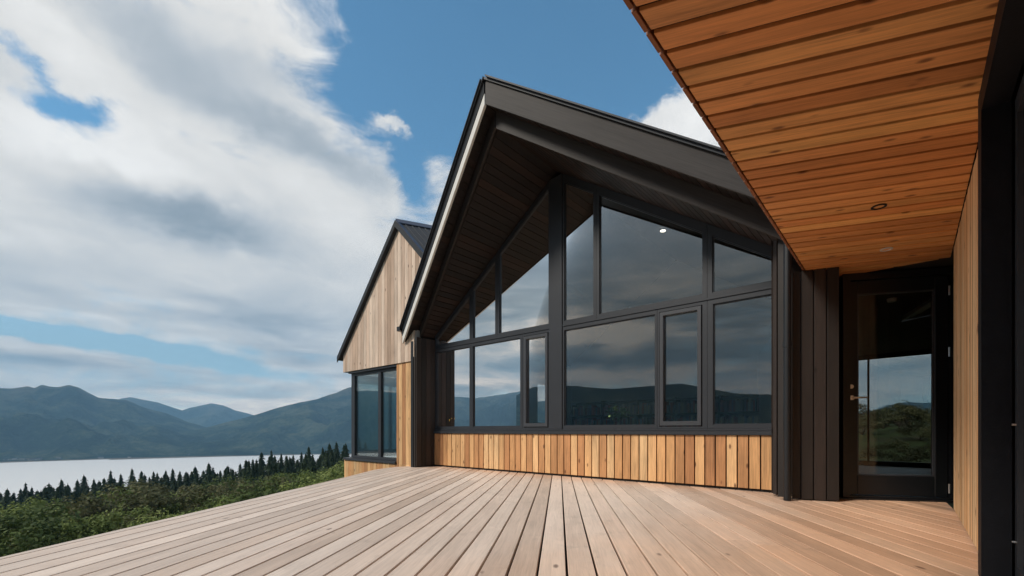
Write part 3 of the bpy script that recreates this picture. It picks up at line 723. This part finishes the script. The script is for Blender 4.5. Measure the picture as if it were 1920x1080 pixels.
# stove with its flue
ss = ons(940, 0, -2.6)[0]; q = F(ss, -2.6, DK)
stv = empty('wood_stove', q, label='black wood stove with tall flue pipe inside the room left of the centre post', cat='stove'); bpy.context.view_layer.update()
mb = MB(); mb.box(q-A*.3-C*.2+Z*.12, A*.6, C*.4, Z*.70); 
for a_ in (-.26, .22):
    for c_ in (-.17, .13): mb.box(q+A*a_+C*c_, A*.04, C*.04, Z*.12)
P(mb, 'firebox', M['black'], stv, bevel=.01)
mb = MB(); mb.tube([q+Z*.82, q+Z*3.6], .075, 16); P(mb, 'flue', M['black'], stv)
mb = MB(); mb.box(q-A*.22-C*.215+Z*.28, A*.44, C*.012, Z*.42); P(mb, 'stove_door', M['frame'], stv)

# ================================================================== ANNEX
annex = empty('gabled_annex', F(8, .4, DK-1), label='smaller steep gabled house with pinkish weathered boards and a corner window', cat='house'); bpy.context.view_layer.update()
TA = .40
def AN(px, py): return ons(px, py, TA)
sl, _ = AN(645.5, 0); sa, za = AN(749, 430); se, ze = AN(646, 668); mslope = (za-ze)/(se-sa)
swl, _ = AN(654, 0); swr, _ = AN(743, 0)
zb_l = AN(646, 697)[1]; zb_r = AN(743, 684)[1]; zhd = (zb_l+zb_r)/2
zsl = (AN(655, 857)[1]+AN(743, 866)[1])/2
sr_ = 6.54; zlo = DK-1.6; za_r = za-(sa-sr_)*1.0
def APl(mb_, poly, phase=0, seed=1, t=TA, pitch=.125): boards(mb_, F(0, t-.022, 0), Z, A, -C, [(z, s) for s, z in poly], pitch, .007, .022, phase=phase, seed=seed, jit=.002)
mb = MB()
APl(mb, [(sr_, zhd+.0), (sl, zhd), (sl, ze), (sa, za), (5.72, za-(sa-5.72)), (6.50, 2.42), (sr_, 2.38)], seed=51, t=TA+.03)
P(mb, 'upper_cladding', M['larch_old'], annex, bevel=.0015)
mb = MB(); APl(mb, [(sr_, zlo), (sl, zlo), (sl, zsl-.06), (swr-.01, zsl-.06), (swr-.01, zhd-.003), (sr_, zhd-.003)][:4]+[(swr-.01, zsl-.06), (sr_, zsl-.06)], seed=52)
APl(mb, [(sr_, zsl-.06), (swr-.01, zsl-.06), (swr-.01, zhd-.003), (sr_, zhd-.003)], seed=53)
P(mb, 'lower_cladding', M['larch'], annex, bevel=.0015)
# box walls (return walls with boards on the left side)
DEP = 3.0
mb = MB()
mb.box(F(sr_, TA-.03, zlo), A*(sl-sr_-.03), C*.10, Z*(zsl-.07-zlo))
mb.box(F(sl-.12, TA-.15, zlo), A*.1, C*(DEP-.1), Z*(zsl-.07-zlo))
mb.box(F(sr_, TA-.03, zsl-.07), A*(swr-sr_-.02), C*.10, Z*(zhd-zsl+.07))
gp = [(sr_, zhd+.01), (sl-.03, zhd+.01), (sl-.03, ze-.03), (sa, za-.04), (5.76, za-.04-(sa-5.76)), (sr_, 2.40)]
mb.prism([F(s, TA-.0, z) for s, z in gp], [F(s, TA-.14, z) for s, z in gp])
mb.box(F(sl-.12, TA-.15, zhd+.01), A*.09, C*(DEP-.1), Z*(ze-zhd-.05))
mb.box(F(sl-.12, TA-2.3, zsl-.07), A*.09, C*(DEP-2.3), Z*(zhd-zsl+.08))
mb.box(F(sr_, TA-DEP, zlo), A*(sl-sr_-.03), -C*.1, Z*(ze-zlo))
mb.box(F(sr_-.02, TA-.15, DK), A*.1, C*(DEP-.1), Z*(1.9-DK))
P(mb, 'wall', M['plaster'], annex)
mb = MB()
boards(mb, F(sl-.02, TA, 0), Z, C, A, [(zlo, 0), (zsl-.06, 0), (zsl-.06, DEP), (zlo, DEP)], .125, .007, .02, seed=54)
P(mb, 'side_cladding', M['larch'], annex); mb = MB()
boards(mb, F(sl-.02, TA+.03, 0), Z, C, A, [(zhd, 0), (ze-.02, 0), (ze-.02, DEP), (zhd, DEP)], .125, .007, .02, seed=55)
P(mb, 'side_cladding', M['larch_old'], annex)
mb = MB(); mb.box(F(sr_, TA-.1, DK-.02), A*(sl-sr_-.1), C*(DEP-.1), Z*.02); P(mb, 'room_floor', M['floor'], annex)
mb = MB(); mb.box(F(sr_, TA-.1, zhd+.10), A*(sl-sr_-.1), C*(DEP-.1), Z*.02); P(mb, 'ceiling', M['plaster'], annex)
# head trim, sill
mb = MB(); mb.box(F(swr-.01, TA+.0, zhd-.05), A*(swl-swr+.03), C*.12, Z*.047); P(mb, 'window_head', M['frame'], annex)
mb = MB()
mb.box(F(swr-.01, TA+.04, zsl-.055), A*(sl-swr+.0), C*.2, Z*.05); P(mb, 'window_sill', M['frame'], annex)
# corner window
aw = empty('window'); aw.parent = annex; aw.location = F(8, TA, 0)-annex.location; bpy.context.view_layer.update()
x0, x1 = swr, swl; xm = AN(706.5, 0)[0]; tw = TA-.07
mb = MB()
for (a_, b_) in ((x0, x0+.04), (xm-.055, xm+.055), (x1-.15, x1)): mb.box(F(a_, tw, zsl), A*(b_-a_), C*.07, Z*(zhd-.05-zsl))
for (a_, b_) in ((x0+.04, xm-.055), (xm+.055, x1-.15)):
    mb.box(F(a_, tw, zsl), A*(b_-a_), C*.07, Z*.06); mb.box(F(a_, tw, zhd-.11), A*(b_-a_), C*.07, Z*.06)
# side part of the corner window
for c_ in (.07, 1.05, 2.08): mb.box(F(x1-.06, tw-c_, zsl), A*.06, C*.08, Z*(zhd-.05-zsl))
mb.box(F(x1-.06, tw-.15, zsl), A*.06, C*2.0, Z*.18); mb.box(F(x1-.06, tw-.15, zhd-.28), A*.06, C*2.0, Z*.23)
P(mb, 'frame', M['frame'], aw)
mb = MB(); mb.box(F(x0+.04, tw-.03, zsl+.05), A*(x1-x0-.1), C*.012, Z*(zhd-.15-zsl)); P(mb, 'glass', M['glass_annex'], aw)
mb = MB(); mb.box(F(x1-.035, tw-.15, zsl+.1), A*.012, C*2.0, Z*(zhd-.3-zsl)); P(mb, 'glass', M['glass_annex'], aw)
# roof
RD = Vector((2890-CX, FX, 0)).normalized()            # ridge direction as seen
ap = F(sa, TA+.10, za+.07); el_ = F(se+.10, TA+.10, ze-.10*mslope+.02)
el_ = F(se+.16, TA+.10, za+.07-(se+.16-sa)*mslope); er_ = F(sa-1.55, TA+.10, za+.07-1.55)
mb = MB(); th = Z*.09
for P1, P2, L in ((ap, el_, C*4.5), (ap, er_, None)):
    if L is None: L1 = RD*3.2; L2 = RD*3.2
    else: L1 = RD*3.2; L2 = C*4.6
    bot = [P1, P2, P2+L2, P1+L1]
    mb.prism(bot, [q+th for q in bot])
P(mb, 'roof', M['roof'], annex)
M['ribs'] = plain('blue_roof_trim', (.02, .035, .075), .35, var=.1)
mb = MB()
for k in range(1, 22):
    a_ = ap+RD*(.14*k)+th; b_ = er_+RD*(.14*k)+th; mb.box(a_, RD*.025, b_-a_, Z*.02)
P(mb, 'roof_rib', M['roof'], annex, kind='stuff')
mb = MB(); mb.box(ap+th+Z*.002, (er_-ap)*1.0, C*.13, Z*.03); mb.box(ap+th+Z*.03, RD*3.2, (er_-ap).normalized()*.16, Z*.012)
P(mb, 'roof_trim', M['ribs'], annex)
mb = MB(); mb.box(ap-C*.0-Z*.05, (el_-ap), -C*.02, Z*.14); mb.box(ap-Z*.05, (er_-ap), -C*.02, Z*.14); P(mb, 'verge_trim', M['black'], annex)

# ================================================================== LANDSCAPE
WATER = -141.0
def fbm(x, y, sc, oct=5):
    return mnoise.fractal(Vector((x*sc, y*sc, 3.7)), 1.0, 2.0, oct)
def ground(x, y):
    r = math.hypot(x, y)
    z = -1.62+(.163*x if x < 0 else .05*x)-(.036*y if y > 0 or x > 0 else 0)*(1 if x < 0 else .3)
    z += fbm(x, y, .03, 4)*min(r/60, 1)*1.6
    if r > 230: z -= ((r-230)*.12 if x < y*.2+200 and x < 0 else (r-300)*.0)
    q_ = min(max((r-12)/43, 0), 1); z -= 4.2*q_*q_*(3-2*q_)*(1 if x < 0 else 0)
    return max(z, WATER-12)
def leafy_ground():
    m, g, b, out = mat('scrub_ground')
    ge = g.n.new('ShaderNodeNewGeometry'); p = ge.outputs['Position']
    a = g.noise(p, .35, 6, .65); c = g.noise(p, 3.0, 6, .7)
    col = g.ramp(g.m('ADD', g.m('MULTIPLY', a, .6), g.m('MULTIPLY', c, .4)), [(.34, (.045, .032, .022)), (.47, (.035, .045, .016)), (.6, (.055, .080, .024)), (.75, (.09, .105, .04))])
    g.l.new(col, b.inputs['Base Color']); b.inputs['Roughness'].default_value = .95; b.inputs['Specular IOR Level'].default_value = .1
    bp = g.n.new('ShaderNodeBump'); bp.inputs['Strength'].default_value = .8; bp.inputs['Distance'].default_value = .15
    g.l.new(c, bp.inputs['Height']); g.l.new(bp.outputs[0], b.inputs['Normal']); return m
M['ground'] = leafy_ground()
def polar(name, azs, rs, zf, m, **k):
    vs = []; fs = []; na, nr = len(azs), len(rs)
    for r in rs:
        for a_ in azs: x, y = math.sin(rad(a_))*r, math.cos(rad(a_))*r; vs.append((x, y, zf(x, y, a_, r)))
    for i in range(nr-1):
        for j in range(na-1): q = i*na+j; fs.append((q, q+1, q+na+1, q+na))
    me = bpy.data.meshes.new(name); me.from_pydata(vs, [], fs); me.update()
    me.polygons.foreach_set('use_smooth', [True]*len(me.polygons)); me.materials.append(m)
    o = bpy.data.objects.new(name, me); COL.objects.link(o); return setp(o, **k)
rs = [.5]+[1.6*1.055**k for k in range(135)]
polar('ground', [a_*1.5 for a_ in range(-120, 121)], rs, lambda x, y, a_, r: ground(x, y) if r > 3 else -1.7, M['ground'], kind='structure', label='rough scrubby slope falling to the loch', cat='ground')
# water
def water():
    m, g, b, out = mat('loch_water')
    ge = g.n.new('ShaderNodeNewGeometry'); p = ge.outputs['Position']
    b.inputs['Base Color'].default_value = (.80, .78, .755, 1); b.inputs['Roughness'].default_value = .55; b.inputs['IOR'].default_value = 1.33; b.inputs['Metallic'].default_value = .35
    b.inputs['Specular IOR Level'].default_value = .9
    bp = g.n.new('ShaderNodeBump'); bp.inputs['Strength'].default_value = .10; bp.inputs['Distance'].default_value = 1.0
    g.l.new(g.noise(p, .05, 4), bp.inputs['Height']); g.l.new(bp.outputs[0], b.inputs['Normal']); return m
M['water'] = water()
mb = MB(); mb.add([(-8800, -8800, WATER), (8800, -8800, WATER), (8800, 8800, WATER), (-8800, 8800, WATER)], [(0, 1, 2, 3)])
_build(mb, 'water', M['water'], kind='structure', label='pale still loch water below the hills', cat='water')
def hillmat(name, ca, cb, cc, sc=.004):
    m, g, b, out = mat(name); ge = g.n.new('ShaderNodeNewGeometry'); p = ge.outputs['Position']; z = g.sep(p)[2]
    a = g.noise(p, sc, 8, .68, .4); f = g.noise(p, sc*9, 8, .78)
    t = g.m('ADD', g.m('MULTIPLY', a, .65), g.m('MULTIPLY', f, .35))
    col = g.ramp(t, [(.40, ca), (.49, cb), (.58, cc), (.68, (.17, .16, .12))])
    hi = g.m('MULTIPLY', g.ss(z, 60, 420), g.ss(a, .40, .62))
    col = g.mix(g.m('MULTIPLY', hi, .7), col, (.13, .105, .08, 1))
    beach = g.ss(z, WATER+5, WATER+1.5)
    col = g.mix(g.m('MULTIPLY', beach, .8), col, (.32, .27, .22, 1))
    g.l.new(col, b.inputs['Base Color']); b.inputs['Roughness'].default_value = 1; b.inputs['Specular IOR Level'].default_value = 0
    bp = g.n.new('ShaderNodeBump'); bp.inputs['Strength'].default_value = 1.0; bp.inputs['Distance'].default_value = 130
    g.l.new(t, bp.inputs['Height']); g.l.new(bp.outputs[0], b.inputs['Normal']); return m
M['hill'] = hillmat('hill_slope', (.006, .016, .012), (.024, .044, .028), (.095, .115, .065))
def interp(tab, x):
    if x <= tab[0][0]: return tab[0][1]
    for (a_, b_), (c_, d_) in zip(tab, tab[1:]):
        if x <= c_: return b_+(d_-b_)*(x-a_)/(c_-a_)
    return tab[-1][1]
def crest(tab, spr=0):  # photo pixels -> (azimuth degrees, tan elevation)
    return sorted([(math.degrees(azel(px, py)[0]), math.tan(azel(px, py)[1])) for px, py in tab])
def range_(name, tab, rshore, rcrest, na, nr, seed, label, rough=1.0, gully=1.0, power=1.15):
    a0, a1 = tab[0][0], tab[-1][0]; azs = [a0+(a1-a0)*i/(na-1) for i in range(na)]
    us = [i/(nr-1)*1.35 for i in range(nr)]
    shore = {}
    vs = []; fs = []
    for u in us:
        for a_ in azs:
            e_ = interp(tab, a_); rs_ = rshore(a_) if callable(rshore) else rshore; rc = rcrest(a_) if callable(rcrest) else rcrest
            r = rs_+(rc-rs_)*u; x, y = math.sin(rad(a_))*r, math.cos(rad(a_))*r
            zc = e_*rc; H_ = zc-WATER
            if u <= 1:
                z = WATER+H_*(u**power)
                w = 4*u*(1-u)
                rid = abs(mnoise.fractal(Vector((x*.0011+seed, y*.0011, seed)), 1.0, 2.0, 7))
                z += w*H_*(.12-.50*rid)*gully + w*H_*.16*mnoise.fractal(Vector((x*.004, y*.004, seed)), 1.0, 2.0, 5)
                z = min(z, e_*.985*r if r > 0 and u < .93 else 1e9) if e_ > 0 else z
                if u > .9: z += H_*.012*rough*mnoise.fractal(Vector((x*.012, y*.012, seed)), 1.0, 2.0, 4)
            else:
                z = WATER+H_*(1-(u-1)*1.8)
            vs.append((x, y, max(z, WATER-4 if u < .01 else WATER+u*6)))
    for i in range(nr-1):
        for j in range(na-1): q = i*na+j; fs.append((q, q+1, q+na+1, q+na))
    me = bpy.data.meshes.new(name); me.from_pydata(vs, [], fs); me.update(); me.polygons.foreach_set('use_smooth', [True]*len(me.polygons)); me.materials.append(M['hill'])
    o = bpy.data.objects.new(name, me); COL.objects.link(o); return setp(o, kind='structure', label=label, cat='hills')
L_ = crest([(0, 728), (22, 729), (52, 724.5), (63, 728), (78, 720.7), (93, 724.5), (108, 725), (130, 721), (148, 726), (167, 737.4), (185, 745), (211, 747.4), (237, 750.4), (259, 759.6), (281, 767), (315, 776), (352, 791), (381, 799), (420, 815), (450, 828), (480, 842)])
L_ = [(-101.5, .100), (-98, .085), (-93, .072), (-88, .078), (-80, .085), (-70, .07), (-62, .09), (-55, .075), (-51, .066)]+L_
range_('hills', L_, 3020, lambda a_: 5100, 420, 70, 1.3, 'big blue green hills across the loch on the left')
F_ = crest([(160, 790), (226, 746.7), (244, 743.7), (267, 748.5), (296, 754), (318, 761.5), (341, 769), (355, 764.4), (378, 759.6), (396, 755.5), (418.5, 759.6), (441, 769), (468, 775.6), (520, 790), (600, 800)])
range_('hills', F_, 6200, 7900, 220, 40, 4.1, 'faint far peaks between the two nearer hills', gully=.7)
H_ = crest([(205, 846), (222, 843), (252, 833), (281, 824.4), (315, 815), (333, 808), (370, 806), (400, 798.5), (426, 791), (463, 782), (489, 774.4), (518, 765), (555, 756), (592, 748.5), (630, 735.5), (652, 727.4), (700, 712), (780, 705), (900, 738), (1000, 752), (1100, 750)])
H_ = H_+[(20, .075), (33, .03), (37.8, .031), (39.3, .042), (40.8, .048), (42.5, .046), (60, .05), (90, .05)]
range_('hills', H_, 2950, lambda a_: 4300, 420, 70, 8.8, 'long green hillside descending to the loch from the right', power=1.3)
B_ = [(90, .05), (120, .045), (150, .035), (163, .045), (172, .055), (180, .04), (192, .05), (205, .075), (215, .070), (228, .066), (236, .075), (242, .100), (250, .092), (257, .103), (260, .098), (262, .08)]
B_ = [(a_-360 if a_ > 180 else a_, e_) for a_, e_ in B_]
B1 = [q for q in B_ if q[0] > 0]; B2 = sorted([q for q in B_ if q[0] <= 0]+[(-180, .04)])
range_('hills', B1+[(180.0, .04)], 1000, 1900, 120, 40, 2.2, 'hills behind the viewer')
range_('hills', [q for q in B2], 1000, 1900, 160, 40, 5.2, 'wooded hills behind the viewer to the south west')

# far shore cottages
hm = MB(); w, l, h = 4, 7, 3.2
hm.prism([Vector((-l, -w, 0)), Vector((l, -w, 0)), Vector((l, w, 0)), Vector((-l, w, 0))], [Vector((-l, -w, h)), Vector((l, -w, h)), Vector((l, w, h)), Vector((-l, w, h))])
M['render_w'] = plain('white_render', (.55, .53, .50), .9)
first = None
rr = random.Random(5)
for i in range(22):
    a_ = math.degrees(azel(6+i*16.5+rr.random()*8, 0)[0]); r = 3060+rr.random()*120
    q = Vector((math.sin(rad(a_))*r, math.cos(rad(a_))*r, WATER+3))
    if first is None:
        e = empty('cottage', label='tiny pale cottage on the far shore of the loch', cat='cottage', group='cottages along the far shore')
        wl_ = _build(hm, 'wall', M['render_w']); wl_.parent = e
        rm = MB(); rm.add([(-l-.4, -w-.5, h-.2), (l+.4, -w-.5, h-.2), (l+.4, w+.5, h-.2), (-l-.4, w+.5, h-.2), (-l-.4, 0, h+3.4), (l+.4, 0, h+3.4)], [(3, 2, 1, 0), (0, 1, 5, 4), (2, 3, 4, 5), (1, 2, 5), (3, 0, 4)])
        rf_ = _build(rm, 'roof', M['roof']); rf_.parent = e; first = e; parts_ = (wl_, rf_)
    else:
        e = first.copy(); COL.objects.link(e)
        for c_ in parts_: k_ = c_.copy(); k_.parent = e; COL.objects.link(k_)
    e.location = q; e.rotation_euler = (0, 0, rr.random()*3); e.scale = [1+rr.random()*.8]*3

# ---- vegetation
def leafmat(name, ca, cb, cc):
    m, g, b, out = mat(name)
    oi = g.n.new('ShaderNodeObjectInfo'); at = g.n.new('ShaderNodeAttribute'); at.attribute_name = 'gc'
    r = g.sep(at.outputs['Vector'])[2]
    v = g.m('ADD', g.m('MULTIPLY', r, .40), g.m('MULTIPLY', oi.outputs['Random'], .60))
    col = g.ramp(v, [(.1, ca), (.5, cb), (.9, cc)])
    g.l.new(col, b.inputs['Base Color']); b.inputs['Roughness'].default_value = .7; b.inputs['Specular IOR Level'].default_value = .2
    tl = g.n.new('ShaderNodeBsdfTranslucent'); g.l.new(col, tl.inputs[0]); mx = g.n.new('ShaderNodeMixShader'); mx.inputs[0].default_value = .25
    g.l.new(b.outputs[0], mx.inputs[1]); g.l.new(tl.outputs[0], mx.inputs[2]); g.l.new(mx.outputs[0], out.inputs[0]); return m
M['needle'] = leafmat('conifer_needles', (.014, .030, .012), (.024, .044, .018), (.038, .060, .024))
M['leafA'] = leafmat('scrub_leaves', (.035, .058, .018), (.125, .165, .044), (.25, .29, .09))
M['leafB'] = leafmat('olive_leaves', (.038, .042, .020), (.095, .098, .042), (.165, .155, .075))
M['leafC'] = leafmat('bright_leaves', (.080, .115, .028), (.17, .22, .055), (.26, .30, .09))
M['bark'] = plain('bark', (.10, .08, .06), .9)
M['heather'] = leafmat('rusty_scrub', (.07, .035, .022), (.10, .055, .035), (.12, .085, .05))
def make_conifer(seed):
    rr = random.Random(seed); tr = MB(); cr = MB()
    tr.tube([(0, 0, 0), (0, 0, .5), (0, 0, .98)], [.022, .014, .003], 6)
    z = .10
    while z < .985:
        R_ = .33*(1-z)**.95*(.7+.6*rr.random())+.006
        nb = max(4, int(15*(1-z)+5)); ph_ = rr.random()*6
        for k in range(nb):
            a_ = ph_+k*6.283/nb+rr.gauss(0, .18); Lb = R_*(.65+.5*rr.random()); dz = -.05*Lb/.25-.02+rr.gauss(0, .01)
            dr = Vector((math.cos(a_), math.sin(a_), 0)); sd_ = Vector((-dr.y, dr.x, 0))
            rnd = rr.random()
            for q in range(4):
                f0, f1 = q/4, (q+1)/4+.06; w_ = (.030*(1-q/4)+.010)*(.22+R_*4)
                p0 = dr*(Lb*f0)+Z*(z+dz*f0); p1 = dr*(Lb*f1)+Z*(z+dz*f1-.012)
                jj = sd_*rr.gauss(0, .006)
                vs = [p0+sd_*w_*.5, p1+sd_*w_+jj-Z*.010, p1*1.0+dr*.012-Z*.004+jj, p1-sd_*w_+jj-Z*.010, p0-sd_*w_*.5]
                cr.add(vs, [(0, 1, 2, 3, 4)], [(0, 0, min(1, max(0, rnd*.6+.4*rr.random()*(.5+f1))))]*5)
        z += .022+.012*rr.random()
    return tr, cr
def make_broad(seed, wide=1.0, nleaf=3400, ls=.040):
    rr = random.Random(seed); tr = MB(); cr = MB()
    cl = []
    tr.tube([(0, 0, -.05), (.01, 0, .2), (.02, .01, .42)], [.030, .022, .014], 7)
    for k in range(9):
        a_ = k*2.4+rr.random(); e_ = .35+.5*rr.random(); L = .32+.2*rr.random()
        p = Vector((math.cos(a_)*math.cos(e_)*L*wide, math.sin(a_)*math.cos(e_)*L*wide, .25+.2*rr.random()+math.sin(e_)*L*.8))
        tr.tube([(0, 0, .12+.02*k), p*.5+Z*.06, p], [.014, .009, .003], 5)
    ncl = 34
    for k in range(ncl):
        a_ = rr.random()*6.283; e_ = math.asin(rr.random()*1.15-.15) if rr.random() < .9 else .1; rad_ = .30+.17*rr.random()
        c = Vector((math.cos(a_)*math.cos(e_)*rad_*wide, math.sin(a_)*math.cos(e_)*rad_*wide, .48+math.sin(e_)*rad_*.95))
        cl.append((c, .075+.075*rr.random(), rr.random()))
    for k in range(nleaf):
        c, r_, tone = rr.choice(cl)
        d_ = Vector((rr.gauss(0, 1), rr.gauss(0, 1), rr.gauss(0, .85))).normalized(); p = c+d_*r_*(rr.random()**.33)
        n_ = (d_+Vector((rr.gauss(0, .5), rr.gauss(0, .5), rr.gauss(0, .5)))+Z*.5).normalized(); a2_ = n_.orthogonal().normalized()
        q_ = n_.cross(a2_); th_ = rr.random()*6.28; u_ = a2_*math.cos(th_)+q_*math.sin(th_); v_ = n_.cross(u_); s_ = ls*(.6+.8*rr.random())
        cr.add([p-u_*s_*.5, p+v_*s_*.28, p+u_*s_*.5, p-v_*s_*.28], [(0, 1, 2, 3)], [(0, 0, min(1, max(0, tone*.6+.4*rr.random())))]*4)
    return tr, cr
def tree_proto(name, mbs, mats, **k):
    e = empty(name, **k); t_ = _build(mbs[0], 'trunk', mats[0]); c_ = _build(mbs[1], 'crown', mats[1]); t_.parent = e; c_.parent = e
    return e, (t_, c_)
used = {}
def plant(proto, loc, h, wx=1.0, rot=0.0, lab=None):
    e0, ch = proto
    if e0.name not in used: used[e0.name] = 1; e = e0
    else:
        e = e0.copy(); COL.objects.link(e)
        for c_ in ch: k_ = c_.copy(); k_.parent = e; COL.objects.link(k_)
    e.location = loc; e.rotation_euler = (0, 0, rot); e.scale = (h*wx, h*wx, h)
    if lab: e['label'] = lab
    return e
rr = random.Random(77)
con = [tree_proto('conifer', make_conifer(s), (M['bark'], M['needle']), label='dark pointed conifer in the wood above the loch shore', cat='conifer tree', group='conifers between the scrub and the loch') for s in (1, 2, 3, 4)]
# conifer belt: tops follow the tree line of the photograph
line = [(-120, 935), (0, 924), (60, 914), (180, 898), (260, 888), (340, 880), (420, 868), (480, 858), (540, 846), (600, 836), (640, 830), (720, 822), (860, 815)]
cnt = 0
for row, (Yr, n_) in enumerate(((215, 72), (186, 72), (160, 76), (138, 70))):
    for i in range(n_):
        px = -60+820*(i+rr.random()*2.0)/n_
        if px > 700: continue
        Y = Yr*(1+rr.gauss(0, .04)); x = (px-CX)/FX*Y
        ty = interp(line, px)+row*7.0+rr.gauss(0, 5)+(0 if rr.random() < .75 else -10)+1
        top = (HY-ty)/FX*Y; gz = ground(x, Y); h = top-gz
        h = min(max(h, 9), 26)
        plant(rr.choice(con), (x, Y, gz-.3 if h < 26 else top-26), h, .90+.50*rr.random(), rr.random()*6, ('dark pointed conifer at the back of the wood, top against the loch', 'dark pointed conifer one row in from the loch side of the wood', 'dark pointed conifer in the middle rows of the wood', 'dark pointed conifer at the front of the wood, above the scrub')[row]); cnt += 1
def zlab(pr, px, where):
    kind = {'broadleaf_tree': 'rounded green tree', 'olive_tree': 'dull olive brown tree', 'willow_bush': 'bright yellow green bush'}[pr[0].name.split('.')[0]]
    return kind+' '+where+(', at the far left' if px < 200 else ', midway to the gabled annex' if px < 430 else ', near the gabled annex')
broadA = [tree_proto('broadleaf_tree', make_broad(s, 1.15), (M['bark'], M['leafA']), label='rounded green tree in the scrub below the deck', cat='tree', group='green trees in the scrub') for s in (11, 12, 13)]
broadB = [tree_proto('olive_tree', make_broad(s, 1.2), (M['bark'], M['leafB']), label='dull olive brown tree among the greener scrub', cat='tree', group='olive trees in the scrub') for s in (14, 15)]
near = [tree_proto('willow_bush', make_broad(s, 1.25, 5200, .030), (M['bark'], M['leafC']), label='bright yellow green bush close to the deck edge', cat='bush', group='bright bushes near the deck') for s in (16, 17)]
for row, (Yr, n_, hh) in enumerate(((112, 22, 6.6), (94, 18, 7.2), (78, 16, 7.8), (65, 15, 8.0), (54, 14, 7.4), (45, 14, 6.4))):
    for i in range(n_):
        px = -60+760*(i+rr.random())/n_
        Y = Yr*(1+rr.gauss(0, .06)); x = (px-CX)/FX*Y; h = hh*(.75+.75*rr.random())
        pr = rr.choice(broadA) if rr.random() < .66 else rr.choice(broadB)
        plant(pr, (x, Y, ground(x, Y)-.12*h), h, .85+.35*rr.random(), rr.random()*6, zlab(pr, px, 'on the slope'))
for row, (Yr, n_, hh) in enumerate(((37, 14, 4.8), (30, 13, 3.8), (24, 13, 2.8), (18, 12, 1.9), (14, 11, 1.4), (11, 8, 1.0))):
    for i in range(n_):
        px = -60+740*(i+rr.random())/n_
        Y = Yr*(1+rr.gauss(0, .06)); x = (px-CX)/FX*Y; h = hh*(.55+.7*rr.random())
        pr = rr.choice(near) if rr.random() < .55 else rr.choice(broadA)
        if x > -3.6 and Y < 12: continue
        plant(pr, (x, Y, ground(x, Y)-.15*h), h, .85+.35*rr.random(), rr.random()*6, zlab(pr, px, 'just below the deck'))
# a scatter of trees to the west and south, what the glass reflects
for i in range(60):
    a_ = -55-rr.random()*115; r = 60+rr.random()*190; x, y = math.sin(rad(a_))*r, math.cos(rad(a_))*r
    h = 3.5+4*rr.random(); plant(rr.choice(broadA+broadB), (x, y, ground(x, y)-.4), h, 1.3, rr.random()*6)
back = [tree_proto('garden_tree', make_broad(s, 1.1), (M['bark'], M['leafB']), label='dark tree behind the house, seen through the entrance door', cat='tree', group='trees seen through the entrance door') for s in (31,)]
for i in range(26):
    a_ = 33+14*rr.random(); r = 17+rr.random()**1.4*70; x, y = math.sin(rad(a_))*r, math.cos(rad(a_))*r
    h = (.9+.7*rr.random())*(.8+r/60); plant(back[0], (x, y, ground(x, y)-.2), h, 1.5, rr.random()*6)
# low undergrowth
mb = MB()
for i in range(26000):
    Y = 4+rr.random()**1.6*60; px = -80+800*rr.random(); x = (px-CX)/FX*Y
    if x > -3.3: continue
    z = ground(x, Y); s_ = (.05+.05*rr.random())*(1+Y/26); a_ = rr.random()*6.28
    dr = Vector((math.cos(a_), math.sin(a_), 0)); p = Vector((x, Y, z-.02)); up = Z*(s_*(1.2+rr.random()))+dr*s_*.5; w_ = Vector((-dr.y, dr.x, 0))*s_*.35
    mb.add([p-w_*.4, p+up*.5-w_, p+up, p+up*.5+w_, p+w_*.4], [(0, 1, 2, 3, 4)], [(0, 0, rr.random())]*5, mi=0 if mnoise.noise(Vector((x*.35, Y*.35, 0))) > -.05 else 1)
_build(mb, 'undergrowth', [M['leafA'], M['heather']], kind='stuff', label='low rough undergrowth of grass and rusty heather', cat='undergrowth')

# ------------------------------------------------------------------ haze
def haze():
    m = bpy.data.materials.new('haze_air'); m.use_nodes = True; nt = m.node_tree; nt.nodes.clear()
    v = nt.nodes.new('ShaderNodeVolumePrincipled'); v.inputs['Density'].default_value = 1.3e-4; v.inputs['Color'].default_value = (.35, .67, 1.0, 1)
    v.inputs['Anisotropy'].default_value = 0.0
    o = nt.nodes.new('ShaderNodeOutputMaterial'); nt.links.new(v.outputs[0], o.inputs['Volume'])
    m.volume_intersection_method if hasattr(m, 'volume_intersection_method') else None
    mb_ = MB(); s = 8900
    mb_.prism([Vector((-s, -s, WATER-14)), Vector((s, -s, WATER-14)), Vector((s, s, WATER-14)), Vector((-s, s, WATER-14))],
              [Vector((-s, -s, 1100)), Vector((s, -s, 1100)), Vector((s, s, 1100)), Vector((-s, s, 1100))])
    return _build(mb_, 'haze', m, kind='stuff', label='thin blue air between the viewer and the far hills', cat='haze')
haze()
